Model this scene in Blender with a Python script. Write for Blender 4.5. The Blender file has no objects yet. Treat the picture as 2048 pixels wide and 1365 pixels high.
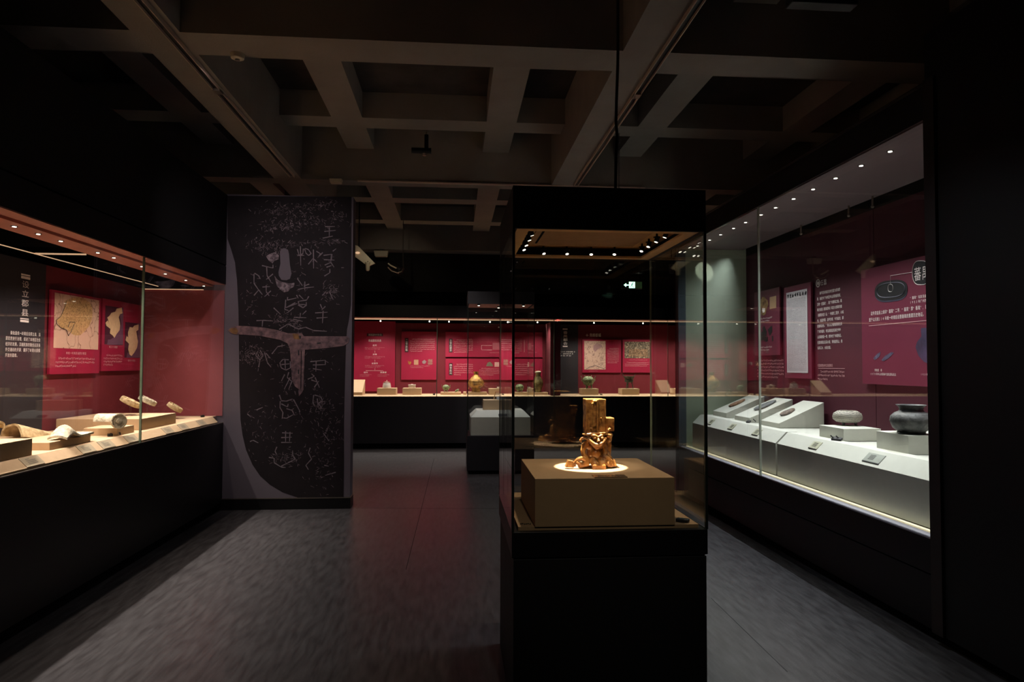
import bpy, bmesh, math, random
from mathutils import Vector, Matrix
random.seed(7)
C = bpy.context.scene.collection
sc = bpy.context.scene

# ------------------------------------------------------------------ camera, world, exposure
F = 1365.0; EYE = Vector((0, 0, 1.5))
YAW, PITCH, ROLL = 0.08242358, 0.03507367, 0.0035
_fw = Vector((math.sin(YAW)*math.cos(PITCH), math.cos(YAW)*math.cos(PITCH), math.sin(PITCH)))
_r = Vector((math.cos(YAW), -math.sin(YAW), 0)); _u = _r.cross(_fw)
_rt = math.cos(ROLL)*_r + math.sin(ROLL)*_u; _up = math.cos(ROLL)*_u - math.sin(ROLL)*_r
cam_d = bpy.data.cameras.new('camera'); cam_d.sensor_width = 36; cam_d.lens = F/2048*36
cam = bpy.data.objects.new('camera', cam_d); C.objects.link(cam); sc.camera = cam
m = Matrix((_rt, _up, -_fw)).transposed().to_4x4(); m.translation = EYE; cam.matrix_world = m
cam_d.clip_start = 0.05; cam_d.clip_end = 60
w = bpy.data.worlds.new('world'); sc.world = w; w.use_nodes = True
w.node_tree.nodes['Background'].inputs[0].default_value = (0.02, 0.02, 0.025, 1)
w.node_tree.nodes['Background'].inputs[1].default_value = 1.0
sc.view_settings.view_transform = 'Standard'; sc.view_settings.look = 'None'
sc.view_settings.exposure = 1.0; sc.view_settings.gamma = 1.0; sc.view_settings.use_curve_mapping = False
sc.cycles.use_denoising = True; sc.cycles.max_bounces = 9; sc.cycles.diffuse_bounces = 5
sc.cycles.glossy_bounces = 5; sc.cycles.transparent_max_bounces = 48; sc.cycles.sample_clamp_indirect = 4.0
sc.cycles.caustics_reflective = False; sc.cycles.caustics_refractive = False

def U(px, py, X=None, Y=None, Z=None):
    """point of the real plane X=, Y= or Z= seen in the photograph at (px, py)"""
    d = _rt*((px-1024)/F) + _up*(-(py-682.5)/F) + _fw
    i, v = (0, X) if X is not None else (1, Y) if Y is not None else (2, Z)
    return EYE + d*((v-EYE[i])/d[i])

WARM = (1.0, 0.80, 0.58); PINK = (1.0, 0.82, 0.70); COOL = (1.0, 1.0, 0.96)
def spot(loc, to, power, ang=100, blend=1.0, col=WARM, r=0.02):
    d = bpy.data.lights.new('lamp', 'SPOT'); d.energy = power; d.spot_size = math.radians(ang); d.spot_blend = blend
    d.color = col; d.shadow_soft_size = r
    o = bpy.data.objects.new('lamp_or_fill_light', d); C.objects.link(o); o.location = loc
    o.rotation_euler = (Vector(to)-Vector(loc)).to_track_quat('-Z', 'Y').to_euler(); return o
def area(loc, to, power, sx, sy, col=WARM):
    d = bpy.data.lights.new('wash', 'AREA'); d.shape = 'RECTANGLE'; d.size = sx; d.size_y = sy; d.energy = power; d.color = col
    o = bpy.data.objects.new('wash_light', d); C.objects.link(o); o.location = loc
    o.rotation_euler = (Vector(to)-Vector(loc)).to_track_quat('-Z', 'Y').to_euler(); return o
# fill spots added, without lamp heads, to brighten floor, partition, plinth front and fixtures
FILL_SPOTS = [(( 1.31, 3.9, 3.42), (2.0, 3.0, 0), 24, 90, (.84, .92, 1.0)),
      (( -0.6, 4.9, 3.42), (-1.0, 4.9, 0), 13, 80, (1.0, .93, .88)),
      (( .45, 0.3, 3.42), (.65, 2.9, .85), 32, 24, (1.0, .92, .80)),
      (( -1.0, 9.0, 3.42), (-1.05, 10.8, 3.05), 9, 46, (1.0, .86, .62)),
      (( 0.6, 10.6, 3.42), (0.2, 10.9, 0), 60, 120, (1.0, .84, .76)),
      (( -0.5, 8.4, 3.42), (-.3, 9.4, 0), 40, 100, (1.0, .86, .78)),
      (( -1.69, 4.6, 3.44), (-1.75, 7.28, 1.9), 62, 66, (1.0, .88, .88))]
for loc, to, p, a, c in FILL_SPOTS: spot(loc, to, p, a, 1.0, c, 0.05)

# ------------------------------------------------------------------ materials
def S(r, g, b):
    f = lambda c: (c/255/12.92) if c/255 <= .04045 else ((c/255+.055)/1.055)**2.4
    return (f(r), f(g), f(b), 1)
def mat(name, rgb, rough=.6, metal=0, var=.12, scale=12, bump=0, bscale=60, spec=.5, rgb2=None, detail=6, stretch=None, emit=None, lo=.35, hi=.65):
    m = bpy.data.materials.new(name); m.use_nodes = True; nt = m.node_tree; N = nt.nodes; L = nt.links
    b = N['Principled BSDF']; b.inputs['Roughness'].default_value = rough; b.inputs['Metallic'].default_value = metal
    b.inputs['Specular IOR Level'].default_value = spec
    c1 = S(*rgb); c2 = S(*rgb2) if rgb2 else tuple(min(1, x*(1-var)) for x in c1[:3])+(1,)
    tc = N.new('ShaderNodeTexCoord'); mp = N.new('ShaderNodeMapping'); L.new(tc.outputs['Object'], mp.inputs[0])
    if stretch: mp.inputs['Rotation'].default_value = stretch[0]; mp.inputs['Scale'].default_value = stretch[1]
    n = N.new('ShaderNodeTexNoise'); n.inputs['Scale'].default_value = scale; n.inputs['Detail'].default_value = detail
    n.inputs['Roughness'].default_value = .6
    L.new(mp.outputs[0], n.inputs['Vector']); r = N.new('ShaderNodeValToRGB'); L.new(n.outputs['Fac'], r.inputs[0])
    r.color_ramp.elements[0].position = lo; r.color_ramp.elements[1].position = hi
    r.color_ramp.elements[0].color = c2; r.color_ramp.elements[1].color = c1; L.new(r.outputs[0], b.inputs['Base Color'])
    if bump:
        n2 = N.new('ShaderNodeTexNoise'); n2.inputs['Scale'].default_value = bscale; n2.inputs['Detail'].default_value = 5
        L.new(mp.outputs[0], n2.inputs['Vector']); bp = N.new('ShaderNodeBump'); bp.inputs['Strength'].default_value = bump
        bp.inputs['Distance'].default_value = .01; L.new(n2.outputs['Fac'], bp.inputs['Height']); L.new(bp.outputs[0], b.inputs['Normal'])
    if emit:
        b.inputs['Emission Color'].default_value = S(*emit[0]); b.inputs['Emission Strength'].default_value = emit[1]
    return m
def glass_mat(name, tint, k=1.0):
    m = bpy.data.materials.new(name); m.use_nodes = True; nt = m.node_tree; N = nt.nodes; L = nt.links
    N.remove(N['Principled BSDF']); out = N['Material Output']
    g = N.new('ShaderNodeNewGeometry'); d = N.new('ShaderNodeVectorMath'); d.operation = 'DOT_PRODUCT'
    L.new(g.outputs['Normal'], d.inputs[0]); L.new(g.outputs['Incoming'], d.inputs[1])
    a = N.new('ShaderNodeMath'); a.operation = 'ABSOLUTE'; L.new(d.outputs['Value'], a.inputs[0])
    s = N.new('ShaderNodeMath'); s.operation = 'SUBTRACT'; s.inputs[0].default_value = 1; L.new(a.outputs[0], s.inputs[1])
    p = N.new('ShaderNodeMath'); p.operation = 'POWER'; p.inputs[1].default_value = 5; L.new(s.outputs[0], p.inputs[0])
    q = N.new('ShaderNodeMath'); q.operation = 'MULTIPLY_ADD'; q.inputs[1].default_value = .96*k; q.inputs[2].default_value = .04*k
    L.new(p.outputs[0], q.inputs[0]); t = N.new('ShaderNodeBsdfTransparent'); t.inputs[0].default_value = tint
    gl = N.new('ShaderNodeBsdfGlossy'); gl.inputs['Roughness'].default_value = 0.0; gl.inputs['Color'].default_value = (1, 1, 1, 1)
    mx = N.new('ShaderNodeMixShader'); L.new(q.outputs[0], mx.inputs[0]); L.new(t.outputs[0], mx.inputs[1]); L.new(gl.outputs[0], mx.inputs[2])
    L.new(mx.outputs[0], out.inputs[0]); return m
def cell_mat(name, rgb, rgb2, scale, width=.06, rough=.7, mode='DISTANCE_TO_EDGE'):
    m = mat(name, rgb, rough); nt = m.node_tree; N = nt.nodes; L = nt.links
    tc = N.new('ShaderNodeTexCoord'); n = N.new('ShaderNodeTexNoise'); n.inputs['Scale'].default_value = scale*.6; n.inputs['Detail'].default_value = 3
    L.new(tc.outputs['Object'], n.inputs['Vector']); v = N.new('ShaderNodeTexVoronoi'); v.feature = mode; v.inputs['Scale'].default_value = scale
    mx = N.new('ShaderNodeMixRGB'); mx.inputs[0].default_value = .25; L.new(tc.outputs['Object'], mx.inputs[1]); L.new(n.outputs['Color'], mx.inputs[2])
    L.new(mx.outputs[0], v.inputs['Vector']); r = N.new('ShaderNodeValToRGB'); L.new(v.outputs['Distance'], r.inputs[0])
    r.color_ramp.elements[0].color = S(*rgb2); r.color_ramp.elements[1].color = S(*rgb); r.color_ramp.elements[1].position = width
    L.new(r.outputs[0], N['Principled BSDF'].inputs['Base Color']); return m

BLACK = mat('black_paint', (9, 9, 10), .6, bump=.05, bscale=200, spec=.35)
BLACK_BASE = mat('black_laminate', (11, 10, 12), .42, spec=.35)
BACKB = mat('charcoal_laminate', (34, 33, 38), .5, spec=.3)
BACKU = mat('brown_black_paint', (30, 26, 24), .7, spec=.2)
RAIL_GLINT = mat('track_edge_highlight', (214, 192, 176), .5)  # pale colour paints the reflected highlight onto the track rails
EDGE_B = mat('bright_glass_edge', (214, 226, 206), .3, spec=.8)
VOID = mat('matt_black', (6, 6, 7), .9, spec=.1)
BEAM = mat('painted_concrete', (156, 147, 140), .85, var=.12, scale=3, bump=.15, bscale=90, spec=.2)
SLAB = mat('ceiling_slab', (86, 78, 74), .9, var=.4, scale=2, spec=.15)
FLOOR = mat('floor_vinyl', (82, 80, 82), .31, var=.0, rgb2=(56, 53, 55), scale=5.5, bump=.10, bscale=6, spec=.8, detail=14,
            stretch=((0, 0, math.radians(-7)), (5.5, .9, 1)), lo=.36, hi=.66)
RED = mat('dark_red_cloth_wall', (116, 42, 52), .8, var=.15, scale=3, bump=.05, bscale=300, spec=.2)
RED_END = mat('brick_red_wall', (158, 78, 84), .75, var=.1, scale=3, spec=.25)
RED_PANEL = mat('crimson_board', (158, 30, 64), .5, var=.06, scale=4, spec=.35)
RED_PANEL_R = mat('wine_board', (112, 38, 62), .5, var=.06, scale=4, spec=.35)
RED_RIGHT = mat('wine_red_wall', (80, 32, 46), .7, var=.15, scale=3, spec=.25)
DARK_PANEL = mat('charcoal_board', (44, 40, 47), .7, var=.15, scale=3, spec=.3)
BEIGE = mat('beige_plinth_cloth', (206, 178, 144), .8, var=.06, scale=40, bump=.08, bscale=500, spec=.2)
TAN = mat('tan_plinth', (160, 128, 94), .7, var=.06, scale=20, spec=.3)
WHITE = mat('white_plinth', (208, 209, 198), .7, var=.05, scale=20, spec=.3)
GREENWHITE = mat('pale_green_wall', (188, 200, 176), .8, var=.05, scale=6, bump=.06, bscale=300, spec=.2)
SLATE = mat('slate_strip', (84, 98, 108), .6)
SOFFIT_R = mat('mauve_soffit', (120, 100, 104), .6, var=.1, scale=2)
SOFFIT_L = mat('rose_tray', (190, 120, 108), .55, var=.2, scale=2.5)
HOODIN = mat('tan_hood_lining', (220, 182, 132), .7, var=.08)
METAL = mat('brushed_metal', (150, 140, 130), .35, metal=.9)
DKMETAL = mat('dark_metal', (26, 26, 28), .45, metal=.3)
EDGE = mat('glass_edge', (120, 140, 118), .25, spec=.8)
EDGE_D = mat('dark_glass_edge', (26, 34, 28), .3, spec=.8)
LED = mat('lamp_lens', (255, 250, 235), .4, emit=((255, 246, 228), 3.0))
LEDLINE = mat('led_line', (255, 220, 180), .4, emit=((255, 206, 165), .3))
LEDSILL = mat('led_sill', (240, 240, 225), .5, emit=((240, 222, 172), .28))
GLASS = glass_mat('case_glass', (.975, .985, .975, 1))
ACRYL = glass_mat('clear_acrylic', (.93, .95, .96, 1), 1.6)
INK_W = mat('white_print', (250, 238, 236), .6)
INK_P = mat('pale_pink_print', (226, 176, 180), .6)
INK_D = mat('dark_print', (52, 14, 24), .6)
INK_K = mat('black_print', (22, 20, 24), .5)
BOARD = mat('grey_partition', (104, 96, 104), .8, var=.1, scale=2, spec=.2)
RUBBING = mat('rubbing_print', (34, 28, 31), .75, var=.3, scale=5, spec=.2)
SCRATCH = mat('rubbing_scratches', (124, 112, 118), .8, var=.3, scale=30)
CHALK = mat('rubbing_blotch', (140, 124, 130), .8, rgb2=(80, 68, 74), scale=26, detail=10, lo=.45, hi=.6)
GE = mat('jade_print', (134, 104, 106), .7, rgb2=(62, 46, 54), scale=14, detail=10)
GE_Y = mat('jade_yellow_print', (140, 100, 50), .7, rgb2=(70, 42, 34), scale=14, detail=8)
EARTH = mat('clay_tile', (228, 208, 166), .8, rgb2=(164, 138, 98), scale=22, bump=.6, bscale=60, spec=.2)
CLAYW = mat('pale_clay', (226, 218, 194), .8, rgb2=(164, 152, 128), scale=30, bump=.6, bscale=70, spec=.2)
BRONZE = mat('green_bronze', (160, 176, 128), .55, rgb2=(62, 74, 52), scale=34, bump=.5, bscale=90, metal=.15)
BRONZE_D = mat('dark_bronze', (96, 104, 88), .5, rgb2=(26, 28, 26), scale=26, bump=.5, bscale=90, metal=.2)
GOLDB = mat('gold_bronze', (206, 160, 84), .38, rgb2=(96, 62, 28), scale=16, bump=.3, bscale=80, metal=.45)
OLIVE = mat('olive_bronze', (168, 154, 100), .42, rgb2=(80, 72, 44), scale=10, bump=.2, metal=.25)
GREYPOT = mat('dark_grey_pottery', (110, 110, 108), .5, rgb2=(36, 36, 38), scale=14, bump=.5, bscale=50)
MAPM = cell_mat('old_map_print', (206, 168, 148), (120, 80, 66), 9, .035)
MAPLAND = cell_mat('map_land_print', (206, 164, 112), (120, 88, 52), 26, .09)
MAPGRID = cell_mat('city_map_print', (214, 178, 160), (140, 110, 108), 12, .05)
CREAM = mat('cream_map_land', (238, 200, 158), .7, var=.15, scale=40)
PLUM = mat('plum_map_ground', (70, 10, 40), .7)
MAUVE = mat('mauve_map_sea', (110, 70, 96), .7)
PHOTO = cell_mat('dig_photo_print', (214, 190, 160), (40, 28, 22), 22, .5)
CARD = mat('caption_card', (190, 190, 165), .35, var=.05, spec=.6)
CARD2 = mat('clear_caption_card', (170, 175, 165), .2, spec=.7)
CARDL = mat('beige_clear_card', (190, 176, 150), .25, spec=.6)
PAPER = mat('white_rubbing_paper', (205, 200, 205), .7, var=.1)
SIGNG = mat('sign_housing', (70, 84, 56), .4, emit=((60, 84, 50), .12))
SIGNL = mat('sign_lit', (200, 255, 225), .4, emit=((190, 255, 225), 1.3))
SIGNB = mat('sign_black', (12, 20, 16), .5)
SMOKE = mat('cream_plastic', (226, 212, 184), .5)
CONDUIT = mat('black_rubber', (9, 9, 10), .5)

# glazed figure: honey-brown mottled glaze
def glaze():
    m = mat('amber_glaze', (182, 126, 66), .22, rgb2=(90, 46, 26), scale=30, bump=.18, bscale=130, spec=.6, detail=9, lo=.32, hi=.6)
    return m
GLAZE = glaze()
def net_mat():
    m = mat('combed_pottery', (190, 186, 172), .6); N = m.node_tree.nodes; L = m.node_tree.links
    tc = N.new('ShaderNodeTexCoord'); wv = N.new('ShaderNodeTexWave'); wv.bands_direction = 'Z'; wv.inputs['Scale'].default_value = 40
    wv.inputs['Distortion'].default_value = 5; L.new(tc.outputs['Object'], wv.inputs[0]); r = N.new('ShaderNodeValToRGB'); L.new(wv.outputs['Fac'], r.inputs[0])
    r.color_ramp.elements[0].color = S(52, 50, 48); r.color_ramp.elements[0].position = .25; r.color_ramp.elements[1].color = S(206, 200, 184); r.color_ramp.elements[1].position = .5
    L.new(r.outputs[0], N['Principled BSDF'].inputs['Base Color']); return m
NETPOT = net_mat()

# ------------------------------------------------------------------ mesh helpers
WL = {}
def link(o, parent):
    C.objects.link(o)
    if parent: o.parent = parent
def root(name, label=None, cat=None, loc=(0, 0, 0), group=None, kind=None):
    o = bpy.data.objects.new(name, None); o.empty_display_size = .05; C.objects.link(o); o.location = loc; WL[o.name] = Vector(loc)
    tag(o, label, cat, group, kind); return o
def tag(o, label=None, cat=None, group=None, kind=None):
    if label: o['label'] = label
    if cat: o['category'] = cat
    if group: o['group'] = group
    if kind: o['kind'] = kind
    return o
class MB:
    def __init__(s): s.v = []; s.f = []
    def add(s, vs, fs):
        k = len(s.v); s.v += [tuple(v) for v in vs]; s.f += [tuple(i+k for i in f) for f in fs]; return s
    def box(s, x0, x1, y0, y1, z0, z1):
        vs = [(x, y, z) for z in (z0, z1) for y in (y0, y1) for x in (x0, x1)]
        return s.add(vs, [(0, 2, 3, 1), (4, 5, 7, 6), (0, 1, 5, 4), (2, 6, 7, 3), (0, 4, 6, 2), (1, 3, 7, 5)])
    def obox(s, c, ax, ay, az):     # centre and half-axis vectors
        c = Vector(c); ax = Vector(ax); ay = Vector(ay); az = Vector(az)
        vs = [c+ax*i+ay*j+az*k for k in (-1, 1) for j in (-1, 1) for i in (-1, 1)]
        return s.add(vs, [(0, 2, 3, 1), (4, 5, 7, 6), (0, 1, 5, 4), (2, 6, 7, 3), (0, 4, 6, 2), (1, 3, 7, 5)])
    def prism(s, pts, d):           # polygon pts extruded by d
        n = len(pts); d = Vector(d); a = [Vector(p) for p in pts]; b = [p+d for p in a]
        return s.add(a+b, [tuple(range(n-1, -1, -1)), tuple(range(n, 2*n))]+[(i, (i+1) % n, n+(i+1) % n, n+i) for i in range(n)])
    def tube(s, pts, rad, n=8, cap=True):
        P = [Vector(p) for p in pts]; R = rad if isinstance(rad, (list, tuple)) else [rad]*len(P); vs = []; fs = []
        for i, p in enumerate(P):
            t = (P[min(i+1, len(P)-1)]-P[max(i-1, 0)]).normalized(); a = Vector((0, 0, 1)) if abs(t.z) < .9 else Vector((1, 0, 0))
            if i == 0: u = t.cross(a).normalized()
            else: u = (u-t*u.dot(t)).normalized()
            v = t.cross(u)
            vs += [p+(u*math.cos(2*math.pi*k/n)+v*math.sin(2*math.pi*k/n))*R[i] for k in range(n)]
        for i in range(len(P)-1):
            for k in range(n): fs.append((i*n+k, i*n+(k+1) % n, (i+1)*n+(k+1) % n, (i+1)*n+k))
        if cap: fs += [tuple(range(n-1, -1, -1)), tuple((len(P)-1)*n+k for k in range(n))]
        return s.add(vs, fs)
    def lathe(s, prof, c=(0, 0, 0), n=32, rot=None, wob=0):
        vs = []; fs = []; c = Vector(c)
        for r, z in prof:
            for k in range(n):
                a = 2*math.pi*k/n; rr = r*(1+wob*math.sin(3*a+z*30)+wob*.6*math.sin(7*a+1)); q = Vector((rr*math.cos(a), rr*math.sin(a), z))
                vs.append(c+(rot @ q if rot else q))
        for i in range(len(prof)-1):
            for k in range(n): fs.append((i*n+k, i*n+(k+1) % n, (i+1)*n+(k+1) % n, (i+1)*n+k))
        fs += [tuple(range(n-1, -1, -1)), tuple((len(prof)-1)*n+k for k in range(n))]
        return s.add(vs, fs)
    def ball(s, c, r, n=14, rot=None):
        rx, ry, rz = r if isinstance(r, (tuple, list)) else (r, r, r); c = Vector(c); vs = []; fs = []; m = n//2+1
        for i in range(1, m):
            t = math.pi*i/m
            for k in range(n):
                a = 2*math.pi*k/n; q = Vector((rx*math.sin(t)*math.cos(a), ry*math.sin(t)*math.sin(a), -rz*math.cos(t))); vs.append(c+(rot @ q if rot else q))
        b = Vector((0, 0, -rz)); tt = Vector((0, 0, rz)); vs += [c+(rot @ b if rot else b), c+(rot @ tt if rot else tt)]
        for i in range(m-2):
            for k in range(n): fs.append((i*n+k, i*n+(k+1) % n, (i+1)*n+(k+1) % n, (i+1)*n+k))
        B = len(vs)-2
        for k in range(n): fs.append((B, (k+1) % n, k)); fs.append((B+1, (m-2)*n+k, (m-2)*n+(k+1) % n))
        return s.add(vs, fs)
    def build(s, name, mt, parent=None, smooth=False, bevel=0, loc=None):
        off = WL[parent.name] if parent else Vector(loc or (0, 0, 0))
        me = bpy.data.meshes.new(name); me.from_pydata([tuple(Vector(v)-off) for v in s.v], [], s.f); me.materials.append(mt)
        if bevel or smooth:
            bm = bmesh.new(); bm.from_mesh(me); bmesh.ops.recalc_face_normals(bm, faces=bm.faces)
            if bevel: bmesh.ops.bevel(bm, geom=bm.edges[:], offset=bevel, segments=2, affect='EDGES', profile=.5)
            bm.to_mesh(me); bm.free()
        if smooth: me.shade_smooth(); me.set_sharp_from_angle(angle=math.radians(50))
        o = bpy.data.objects.new(name, me); link(o, parent)
        if not parent and loc: o.location = loc
        WL[o.name] = off; return o
def bx(name, x0, x1, y0, y1, z0, z1, mt, parent=None, bevel=0, **k):
    if x0 > x1: x0, x1 = x1, x0
    if y0 > y1: y0, y1 = y1, y0
    if z0 > z1: z0, z1 = z1, z0
    return MB().box(x0, x1, y0, y1, z0, z1).build(name, mt, parent, bevel=bevel, **k)
def struct(o): o['kind'] = 'structure'; return o

# ------------------------------------------------------------------ printed lettering
GL_CACHE = {}
def glyph(ch):
    if ch in GL_CACHE: return GL_CACHE[ch]
    cu = bpy.data.curves.new('g', 'FONT'); cu.body = ch; cu.size = 1; cu.resolution_u = 2
    o = bpy.data.objects.new('g', cu); me = o.to_mesh()
    r = ([tuple(v.co) for v in me.vertices], [tuple(p.vertices) for p in me.polygons]); o.to_mesh_clear()
    xs = [v[0] for v in r[0]] or [0, .5]
    GL_CACHE[ch] = (r[0], r[1], max(xs)-min(0, min(xs)))
    bpy.data.objects.remove(o); bpy.data.curves.remove(cu); return GL_CACHE[ch]
class Face:
    """a wall face: origin is set by photo points lying on that plane; u runs to the reader's right, v up"""
    def __init__(s, axis, val, off):
        s.axis = axis; s.val = val; s.off = off
        s.u = {'XL': Vector((0, 1, 0)), 'XR': Vector((0, -1, 0)), 'Y': Vector((1, 0, 0))}[axis]
        s.n = {'XL': Vector((1, 0, 0)), 'XR': Vector((-1, 0, 0)), 'Y': Vector((0, -1, 0))}[axis]
        s.v = Vector((0, 0, 1))
    def at(s, px, py, off=None):
        o = s.off if off is None else off
        p = U(px, py, X=s.val) if s.axis != 'Y' else U(px, py, Y=s.val)
        return p + s.n*o
    def rect(s, x0, y0, x1, y1):
        a = s.at(x0, (y0+y1)/2); b = s.at(x1, (y0+y1)/2); xm = (x0+x1)/2
        t = s.at(xm, y0); bo = s.at(xm, y1)
        return a, b, t.z, bo.z
    def slab(s, name, x0, y0, x1, y1, th, mt, parent, o0=0.0, bevel=0):
        """flat board between photo columns x0..x1 and rows y0..y1 (taken at its middle)"""
        a, b, zt, zb = s.rect(x0, y0, x1, y1); base = a - s.n*s.off
        ua = a; w_ = (b-a).dot(s.u)
        c = base + s.n*(o0+th/2) + s.u*w_/2; c.z = (zt+zb)/2
        return MB().obox(c, s.u*abs(w_)/2, s.n*th/2, s.v*(zt-zb)/2).build(name, mt, parent, bevel=bevel)
    def poly(s, name, pts, mt, parent, o0, th=.001):
        P = [s.at(x, y, o0) for x, y in pts]
        return MB().prism(P, s.n*th).build(name, mt, parent)
def lettering(face, name, lines, x0, y0, x1, y1, mt, parent, off, vertical=False, hk=.8):
    """lines of characters filling photo box x0..x1, y0..y1 on the face"""
    a, b, zt, zb = face.rect(x0, y0, x1, y1); wid = (b-a).dot(face.u); H = zt-zb; mb = MB()
    base = a - face.n*face.off + face.n*off
    if vertical: ncol = 1; nrow = len(lines[0]); cells = [(0, i, ch) for i, ch in enumerate(lines[0])]; cw = wid
    else: ncol = max(len(l) for l in lines); nrow = len(lines); cells = [(j, i, ch) for i, l in enumerate(lines) for j, ch in enumerate(l)]; cw = wid/ncol
    rh = H/nrow; gh = min(rh*hk, cw*1.25 if not vertical else rh*hk)
    for j, i, ch in cells:
        if ch == ' ' or ch == '\u3000': continue
        vs, fs, adv = glyph(ch)
        if not fs: continue
        sx = cw*.94; sy = gh*1.02
        o = base + face.u*(j*cw+cw*.03); o.z = zt - (i+1)*rh + (rh-gh)/2 + gh*.12
        mb.add([o + face.u*(v[0]*sx) + face.v*(v[1]*sy) for v in vs], fs)
    return mb.build(name, mt, parent)
def marks(face, name, rows, n, x0, y0, x1, y1, mt, parent, off, seed=1, last=.6, dens=4):
    """illegibly small print: tiny strokes in rows of character cells"""
    rnd = random.Random(seed); a, b, zt, zb = face.rect(x0, y0, x1, y1); wid = (b-a).dot(face.u); H = zt-zb; mb = MB()
    base = a - face.n*face.off + face.n*off; cw = wid/n; rh = H/rows
    for i in range(rows):
        k = n if i < rows-1 else int(n*last)
        for j in range(2 if (i == 0 and rows > 2) else 0, k):
            o = base + face.u*(j*cw); z = zt-(i+1)*rh+rh*.2; gh = min(rh*.6, cw*1.1)
            for q in range(dens):
                if rnd.random() < .5: sx, sz, ww, hh = rnd.uniform(0, .2), rnd.uniform(0, .9), rnd.uniform(.5, .8), .13
                else: sx, sz, ww, hh = rnd.uniform(.1, .7), rnd.uniform(0, .2), .13, rnd.uniform(.5, .9)
                p = [o+face.u*(cw*(sx)), o+face.u*(cw*(sx+ww)), o+face.u*(cw*(sx+ww)), o+face.u*(cw*sx)]
                zz = [z+gh*sz, z+gh*sz, z+gh*(sz+hh), z+gh*(sz+hh)]
                for pp, zq in zip(p, zz): pp.z = zq
                mb.add(p, [(0, 1, 2, 3)])
    o = mb.build(name, mt, parent); return o

# ================================================================== THE SETTING
struct(bx('floor', -6, 6, -3.2, 13.6, -.1, 0, FLOOR))
ceil_ = root('ceiling', loc=(0, 0, 4.1), kind='structure')
bx('slab', -6, 6, -3.2, 13.6, 4.1, 4.25, SLAB, ceil_)
for y0, y1 in ((-.15, .15), (.9, 1.2), (4.2, 4.5), (7.47, 7.68), (11.93, 12.3)): bx('beam', -6, 6, y0, y1, 3.5, 4.1, BEAM, ceil_)
ys = [-3.2, -.15, .15, .9, 1.2, 4.2, 4.5, 7.47, 7.68, 11.93, 12.3, 13.6]
gaps = [(-3.2, -.15), (.15, .9), (1.2, 4.2), (4.5, 7.47), (7.68, 11.93), (12.3, 13.6)]
for x0, x1 in ((-4.96, -4.68), (-1.96, -1.67), (1.05, 1.35), (4.06, 4.34)):
    for a, b in gaps: bx('beam', x0, x1, a, b, 3.5, 4.1, BEAM, ceil_)
bays = [(-6, -4.96), (-4.68, -1.96), (-1.67, 1.05), (1.35, 4.06), (4.34, 6)]
for yc in (2.16, 3.66, 5.16, 6.66, 8.2, 9.8, 11.3):
    for a, b in bays: bx('rib', a, b, yc-.145, yc+.145, 3.85, 4.1, BEAM, ceil_)
for xc in (-2.53, -4.03, -1.045, .43, 1.92, 3.4):
    for a, b in gaps[2:5]:
        st = [a]+[v for yc in (2.16, 3.66, 5.16, 6.66, 8.2, 9.8, 11.3) if a < yc < b for v in (yc-.145, yc+.145)]+[b]
        for i in range(0, len(st), 2):
            if st[i+1]-st[i] > .02: bx('rib', xc-.145, xc+.145, st[i], st[i+1], 3.85, 4.1, BEAM, ceil_)

# left wall above and under the long case
WLEFT = root('wall_left', loc=(-2.38, 4.3, 0), kind='structure')
bx('base_panel', -2.46, -2.38, .6, 7.28, .08, .893, BLACK_BASE, WLEFT)
bx('plinth_recess', -2.46, -2.41, .6, 7.28, 0, .08, VOID, WLEFT)
zs = U(150, 401, X=-2.38).z
bx('fascia_panel', -2.45, -2.38, .6, 7.28, 2.325, zs-.006, BLACK, WLEFT)
bx('fascia_panel', -2.45, -2.38, .6, 7.28, zs+.006, 3.26, BLACK, WLEFT)
bx('fascia_core', -2.6, -2.452, .6, 7.28, 2.34, 3.25, VOID, WLEFT)
bx('wall_panel', -2.6, -2.38, -3.2, .598, 0, 3.26, BLACK, WLEFT)
struct(bx('wall_far_left', -6.1, -6, -3.2, 13.6, 0, 4.1, VOID)).name = 'wall_outer_left'
struct(bx('wall_outer_right', 6, 6.1, -3.2, 13.6, 0, 4.1, VOID))
struct(bx('wall_rear', -6, 6, -3.3, -3.2, 0, 4.1, BLACK))
# right wall
WR = root('wall_right', loc=(2.61, 3, 0), kind='structure')
bx('base_panel', 2.61, 2.68, 3.56, 7.83, .36, .552, BLACK_BASE, WR)
bx('base_panel', 2.61, 2.68, 3.56, 7.83, .06, .352, BLACK_BASE, WR)
bx('plinth_recess', 2.64, 2.68, -3.2, 7.83, 0, .06, VOID, WR)
bx('fascia_panel', 2.61, 2.68, 3.56, 7.83, 2.885, 3.076, BLACK_BASE, WR)
bx('cornice', 2.59, 2.61, 3.52, 7.83, 3.078, 3.086, mat('brown_cornice', (60, 46, 38), .7), WR)
bx('wall_panel', 2.6, 3.6, -3.2, 3.555, .06, 3.35, BLACK, WR)
bx('corner_trim', 2.585, 2.6, 3.47, 3.555, .06, 3.09, mat('brown_black_trim', (30, 20, 18), .6), WR)
# partition with the large rubbing
WP = root('wall_middle', loc=(-1.71, 7.28, 0), kind='structure')
bx('partition_panel', -2.60, -1.088, 7.28, 7.46, .115, 3.27, BOARD, WP)
bx('skirting_board', -2.60, -1.08, 7.265, 7.46, 0, .11, BLACK_BASE, WP)
bx('skirting_cap', -2.60, -1.08, 7.262, 7.465, .11, .118, METAL, WP)
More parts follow.
